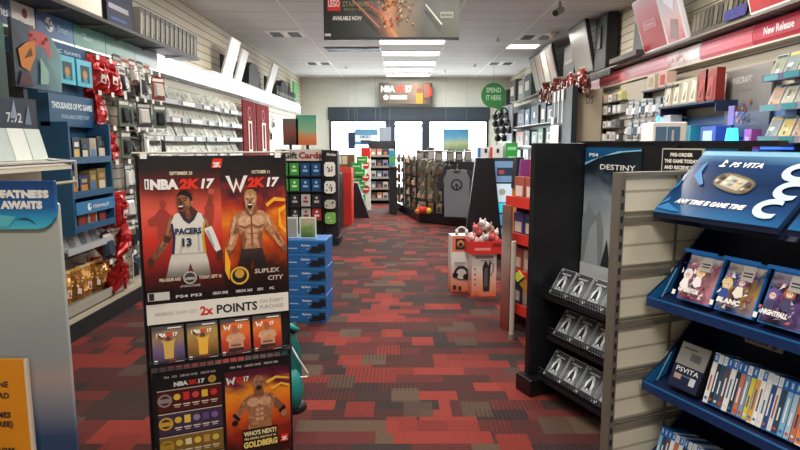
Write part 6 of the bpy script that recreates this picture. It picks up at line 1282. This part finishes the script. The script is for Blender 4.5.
# deep red books and silver sleeves px 668-720
y, w = rb(661, 717, 2.8); zs = atX(695, 103, 2.8).z
t = Rthing('wall_shelf', 'dark shelf on right wall holding silver and red boxed games', 'shelf', y, zs - .02); MB().box(0, w, -.3, -.002, 0, .02, M('26304c')).build('board', t)
mb = MB(); mb.box(.0, .02, -.28, -.002, -.08, 0, M('26304c')); mb.box(w - .02, w, -.28, -.002, -.08, 0, M('26304c')); mb.build('bracket', t)
for i in range(6):
    px0 = 662 + i * 7.9; yy_ = yR(px0, 2.8); sil = i < 4
    t = thing('boxed_game', ('silver sleeve' if sil else 'dark red boxed') + ' edition on dark right wall shelf, %s from left' % nth(i), 'box', (2.8, yy_, zs + .001), RR, 'boxed editions on dark right wall shelf')
    MB().box(0, .17 if sil else .19, 0, .08, 0, .24 if sil else .29, M('b8b098' if sil else '8a2a26', .25, .2 if sil else 0)).build('carton', t); mb = MB(); mb.step = .002
    mb.poly([(.02, .02), (.13, .02), (.15, .2), (.07, .22)], 0, M('e4dcc8' if sil else 'a83c34', .3)); mb.poly([(.05, .05), (.09, .04), (.12, .14)], 0, M('8c7c60' if sil else '5c1c1c')); mb.build('print', t)
# glowing blue display cabinet px 640-765 under the shelf
BLG = M('1c5ac8', .4, 0, .35, var=.05); CY = M('30c8f8', .3, 0, 3.0, var=0)
y, w = rb(655, 762, 2.75); zc = 1.42
t = Rthing('lit_cabinet', 'blue glowing slatted display cabinet on right wall below red boxes', 'cabinet', y, 0, X=WALL_R - .002)
MB().box(0, w, -.3, 0, .0, 1.378, M('22304a')).build('body', t); MB().box(0, w, -.05, 0, 1.4, 1.71, slatwall('blue_slat', '5a7ca8', '2a4a7c', .095, .12)).build('slat_back', t)
MB().box(0, w, -.32, 0, 1.38, 1.4, M('2c5ab0')).build('counter_top', t)
mb = MB(); mb.box(.02, .04, -.3, -.27, 1.4, 1.74, M('40a8f0', .3, 0, 2)); mb.box(0, w, -.06, -.05, 1.4, 1.415, M('2c6af0', .3, 0, 1.5)); mb.build('light_strip', t)
l = area('glow', (WALL_R - .35, y - w * .6, 1.72), .8, .2, 4, (.15, .35, 1.0), (0, 0, 0))
p = atX(732, 135, 2.7); t = thing('neon_lamp', 'bright cyan lamp glowing in front of the block game poster', 'lamp', (2.7, p.y, 1.4)); MB().cyl((0, 0, .03), (0, 0, .17), .055, CY, 12, r1=.04).build('shade', t); MB().cyl((0, 0, 0), (0, 0, .03), .06, DARK, 12).build('base', t)
p = atX(741, 127, 2.75); t = thing('figure', 'small pink box under blue glow beside the cyan lamp', 'box', (2.78, p.y, 1.4), RR); MB().box(0, .1, 0, .08, 0, .16, M('b05aa8')).build('carton', t); MB().box(.02, .08, -.003, 0, .03, .1, M('d8a0d0')).build('print', t)
p = atX(725, 118, 2.75); t = thing('accessory_box', 'lilac small card on stand beside block game poster', 'box', (2.8, p.y, 1.4), RR); MB().box(0, .02, 0, .02, 0, .2, DARK).build('stand', t); MB().box(-.03, .06, -.01, 0, .2, .36, M('8478c0')).build('card', t)
for i, (px0, px1, z0, h, c, lab) in enumerate([(672, 690, 1.4, .22, '2c8a94', 'teal box on blue cabinet behind the white demo unit'), (656, 669, 1.4, .34, 'd8dce4', 'white boxed item on blue cabinet, leftmost'), (700, 715, 1.4, .2, '3c5a9c', 'blue box on glowing cabinet under the red boxes')]):
    y2, w2 = rb(px0, px1, 2.8); t = thing('accessory_box', lab, 'box', (2.8, y2, z0), RR); MB().box(0, w2, 0, .12, 0, h, M(c)).build('carton', t); MB().box(w2 * .2, w2 * .8, -.004, 0, h * .3, h * .8, M('b8d4e0')).build('print', t)
# white demo unit px 652-695
a, c = atY(652, 146, 4.6), atY(686, 122, 4.6)
t = thing('demo_unit', 'white boxed demo unit with grey screen, behind black gondola', 'kiosk', (a.x, 4.6, 0), R(-8)); w = c.x - a.x
MB().box(0, w, 0, .35, .0, c.z, M('f0ece4')).build('body', t, bevel=.01); mb = MB(); mb.step = .0015; mb.rect(.02, a.z - .15, w - .05, c.z - .035, 0, M('5c7c9c', .2)); mb.rect(w * .4, a.z - .15, w * .43, c.z - .035, 0, M('b8c8d4')); mb.rect(w * .55, a.z - .15, w * .62, c.z - .06, 0, M('c8ccd0')); mb.build('screen', t)
mb = MB(); mb.box(w + .002, w + .012, .1, .12, c.z - .25, c.z - .02, M('40a8f0', .3, 0, 2)); mb.build('light_strip', t)
# 3DS / Wii U wall panels px 575-660
for (px0, px1, X, c, lab, tx, pt) in [(618, 641, 2.9, 'b8b0a0', 'grey beige wall panel with handheld outline and small dark letters', '3DS', 106), (641, 664, 2.9, 'b0aca0', 'grey beige wall panel with blue U emblem', 'U', 88), (581, 599, 2.8, '9c917a', 'cream slanted panel with small letters left of the pale shelves', 'DS', 103)]:
    y, w = rb(px0, px1, X); z0, z1 = 1.3, 2.2
    t = Rthing('wall_sign', lab, 'panel', y - (.6 if tx == 'DS' else 0), 0, X=X - (.25 if tx == 'DS' else 0), rz=R(50 if tx == 'DS' else 0)); w = min(w, .36) if tx == 'DS' else w; MB().box(0, w, 0, .02, z0 - .5, z1, M(c)).build('board', t); MB().box(w * .45, w * .55, .02, .14, 1.9, 1.94, GREY).build('bracket', t); mb = MB(); mb.step = .002; zt_ = atX((px0 + px1) / 2, pt, X).z
    if tx == 'U': mb.rect(w * .25, zt_ - .05, w * .75, zt_ + .14, 0, M('2c8ca0')); mb.text('U', w * .5, zt_ - .02, .14, 0, M('c8d8d4'), 'c', bold=.06)
    else:
        mb.text(tx, w * .5, zt_ - .03, .15, 0, M('6a5a50' if tx == 'DS' else '4c4a46'), 'c', width=w * .3, bold=.02)
        if tx == '3DS': mb.rect(w * .1, 1.6, w * .6, 1.76, 0, M('6c6a64')); mb.rect(w * .14, 1.62, w * .56, 1.74, 0, M(c)); mb.rect(w * .1, 1.42, w * .5, 1.57, 0, M('6c6a64')); mb.rect(w * .14, 1.44, w * .46, 1.55, 0, M(c))
    mb.build('lettering', t)
y, w = rb(590, 599, 2.85); t = Rthing('wall_sign', 'orange yellow printed strip beside the pale shelves', 'panel', y, 0, X=2.88); MB().box(0, w, 0, .02, 1.3, 2.15, art('orange_strip', [(0, 'd8b84c'), (.4, 'd8a86a'), (.7, 'b86a4a'), (1, 'c8a890')], 4, 'Z', (1.3, 2.1), .2)).build('board', t); MB().box(.1, .14, .02, .16, 1.5, 1.9, GREY).build('bracket', t)
# pale shelves px 598-622
y, w = rb(598, 622, 2.85)
t = Rthing('product_shelves', 'small pale shelves of accessories between the lettered panels', 'shelving unit', y, 0)
MB().box(0, w, -.03, -.002, 1.2, 2.15, M('d8d4c4')).build('back_panel', t)
rr = random.Random(14)
ZS = [1.3, 1.48, 1.66, 1.84, 2.0]
for zz in ZS: MB().box(0, w, -.22, -.03, zz - .015, zz, M('4a4844')).build('shelf', t)
for ri, zz in enumerate(ZS):
    for i in range(5):
        h = rr.uniform(.08, .13); o = MB().box(0, .13, 0, .1, 0, h, M(rr.choice(['e0dcd0', 'c8c8c8', 'e8e4dc', '8c8a84', 'd0d084', '4a4a4c', 'c0a8a0']))).box(.03, .1, -.003, 0, .02, h * .7, M(rr.choice(['a89c90', 'e8e8e8', '5c5c60']))).build('accessory_box', None, (WALL_R - .21, y - .03 - i * w / 5.3, zz + .001), (0, 0, RR))
        tag(o, 'small accessory box, %s pale wall shelf up, %s from left' % (nth(ri), nth(i)), 'box', 'accessories on the pale shelves')
# hanging items px 636-668
wp = [mk_pack('c8ccd0', 'e4e4e8', '7a8ca0', .14, .2, .05, 61), mk_pack('9aa8b0', 'd8dce0', 'c8c4c0', .14, .2, .05, 62), mk_pack('d8d8d4', '6a7c8c', '4a9ac0', .14, .2, .05, 63)]
for ri, z in enumerate((1.76, 1.52, 1.3)):
    for i in range(6): wp[(i + ri) % 3].put('white hanging pack, %s row left of blue cabinet, %s from left' % (nth(ri), nth(i)), (2.87, 7.6 - i * .2, z), RR, 'white accessory packs left of the blue cabinet')
for i in range(2):
    t = thing('boxed_game', ['beige small boxed game above the white hanging packs', 'beige and red boxed game above the white hanging packs'][i], 'box', (2.8, 6.95 - i * .3, 2.04), RR); MB().box(0, .2, 0, .1, 0, .16, M(['c8bca4', 'c8a89c'][i])).build('carton', t); MB().box(.05, .15, -.005, 0, .03, .13, M(['a89878', 'b02c24'][i])).build('print', t)
t = Rthing('wall_shelf', 'short dark shelf above the white hanging packs', 'shelf', 7.05, 2.02); MB().box(0, .9, -.27, -.002, 0, .018, DARK).build('board', t); MB().box(0, .02, -.25, -.002, -.06, 0, DARK).build('bracket', t)
# keyring bunches px 548-585
kb = [mk_bag(41, '6c2c26', '8a7468', 'a88070'), mk_bag(42, '561c1a', '7a6a60', '2c201c'), mk_bag(43, '8a6a5c', '5a2824', 'a89c90')]
for i in range(22):
    f = i / 21; X = 2.62; px = 545 + f * 42; y = yR(px, X)
    kb[i % 3].put('red and beige novelty bag below the far monitor, %s along' % nth(i), (X - .1 * (i % 2), y, 2.2 - .06 * (i % 3) + .03), RR + (i % 5) * .3, 'novelty bags below the far monitor')
t = Rthing('hanging_rail', 'dark rail of hooks for novelty bags on the right wall', 'rail', yR(545, 2.62) + .1, 2.5); mb = MB(); Lr = yR(545, 2.62) - yR(588, 2.62) + .3; mb.box(0, Lr, -.235, -.205, -.14, -.06, DARK)
for q in range(12): mb.cyl((q * Lr / 12 + .05, -.23, -.1), (q * Lr / 12 + .05, -.45, -.1), .006, CHROME)
mb.build('rail', t)
# tall black column panels px 553-577
y, w = rb(550, 570, 2.42); t = Rthing('tall_rack', 'tall black panel rack with white straps on the right wall', 'rack', y, 0, X=2.43)
MB().box(0, w, 0, .08, 0, 2.25, M('17181c')).build('panel', t); mb = MB(); mb.step = .004
for q in (.15, .38, .6): mb.rect(w * q, 1.75, w * q + .03, 2.2, 0, WHITE); mb.rect(w * q - .04, 2.08, w * q + .07, 2.24, 0, M('e4e0d8'))
mb.rect(w * .05, 1.4, w * .5, 1.72, 0, M('eef0f4')); mb.rect(w * .1, 1.74, w * .22, 1.85, 0, WHITE); mb.build('strap', t); MB().box(0, w, .08, .3, 0, .1, BLACK).build('plinth', t)
# far right stock px 496-553
y, w = rb(500, 547, 2.45); t = Rthing('stock_wall', 'black panelled rack of headsets and boxes at far right', 'rack', y, 0, X=2.75)
MB().box(0, w, 0, .06, 0, 2.3, M('2a2c32')).build('panel', t); MB().box(0, w, -.3, 0, 0, .1, BLACK).build('plinth', t)
mb = MB()
for zz in (1.0, 1.4, 1.8): mb.box(0, w, -.25, 0, zz - .02, zz, GREY)
mb.build('shelf', t)
rr = random.Random(17)
CL = [('c4c6ca', 'white'), ('2a2c32', 'black'), ('a8a090', 'beige'), ('8a4a3e', 'rust'), ('1e2026', 'deep black'), ('2c5a36', 'green'), ('33506c', 'blue'), ('5c5a58', 'grey')]
for ri, zz in enumerate((1.0, 1.4, 1.8)):
    yy_ = y - .1; i = 0
    while yy_ > y - w + .3:
        c, nm = CL[rr.randrange(8)]; bw = rr.uniform(.35, .8); h = rr.uniform(.22, .34)
        t = thing('headset_box', '%s headset box on far right rack, %s shelf, %s from far end' % (nm, ['lower', 'middle', 'upper'][ri], nth(i)), 'box', (2.52, yy_, zz + .001), RR, 'boxes on the far right rack'); MB().box(0, bw, 0, .18, 0, h, M(c)).build('carton', t); mb = MB(); mb.step = .003; mb.rect(bw * .2, h * .2, bw * .8, h * .75, 0, M(rr.choice(['e8e8ec', '1c1e24', '6a6c74', 'b8b0a4']))); mb.disc(bw * .5, h * .5, h * .18, 0, M(rr.choice(['2a2c30', 'c8ccd4']))); mb.build('print', t)
        yy_ -= bw + rr.uniform(.05, .3); i += 1
def mk_head():
    t = thing('headset', '', 'headset'); mb = MB(); mb.tube([(.12 * math.cos(R(q)), 0, .14 * math.sin(R(q))) for q in range(0, 181, 20)], .02, M('1a1b20')); mb.build('headband', t)
    MB().cyl((-.15, 0, -.03), (-.08, 0, -.03), .075, M('1a1b20'), 12).cyl((.08, 0, -.03), (.15, 0, -.03), .075, M('1a1b20'), 12).build('ear_cup', t); MB().tube([(-.12, 0, -.08), (-.1, -.06, -.16), (-.02, -.1, -.18)], .008, M('1a1b20')).build('microphone', t); return t
k = Kind(mk_head)
for i in range(7):
    k.put('black hanging headset at the far right, %s from the windows, beside green box' % nth(i), (2.37 - .02 * (i % 2), 14.7 - i * .2, 2.1 - .17 * (i % 4)), RR + R(30), 'black headsets at the far right')
mb = MB(); mb.box(0, .03, 0, .03, 0, 1.9, BLACK); t = Rthing('headset_stand', 'thin black peg stand carrying the far headsets', 'stand', 14.9, 0, X=2.45); MB().box(0, 1.6, 0, .03, 1.45, 2.3, M('6c7078')).build('board', t); MB().box(.1, .16, .03, .06, 1.6, 1.66, BLACK).build('bracket', t)

for o in [o for o in COL.objects if o.parent is None and 'category' in o and o.type == 'EMPTY']: nest(o)
for o in COL.objects:
    if 'n' in o: del o['n']
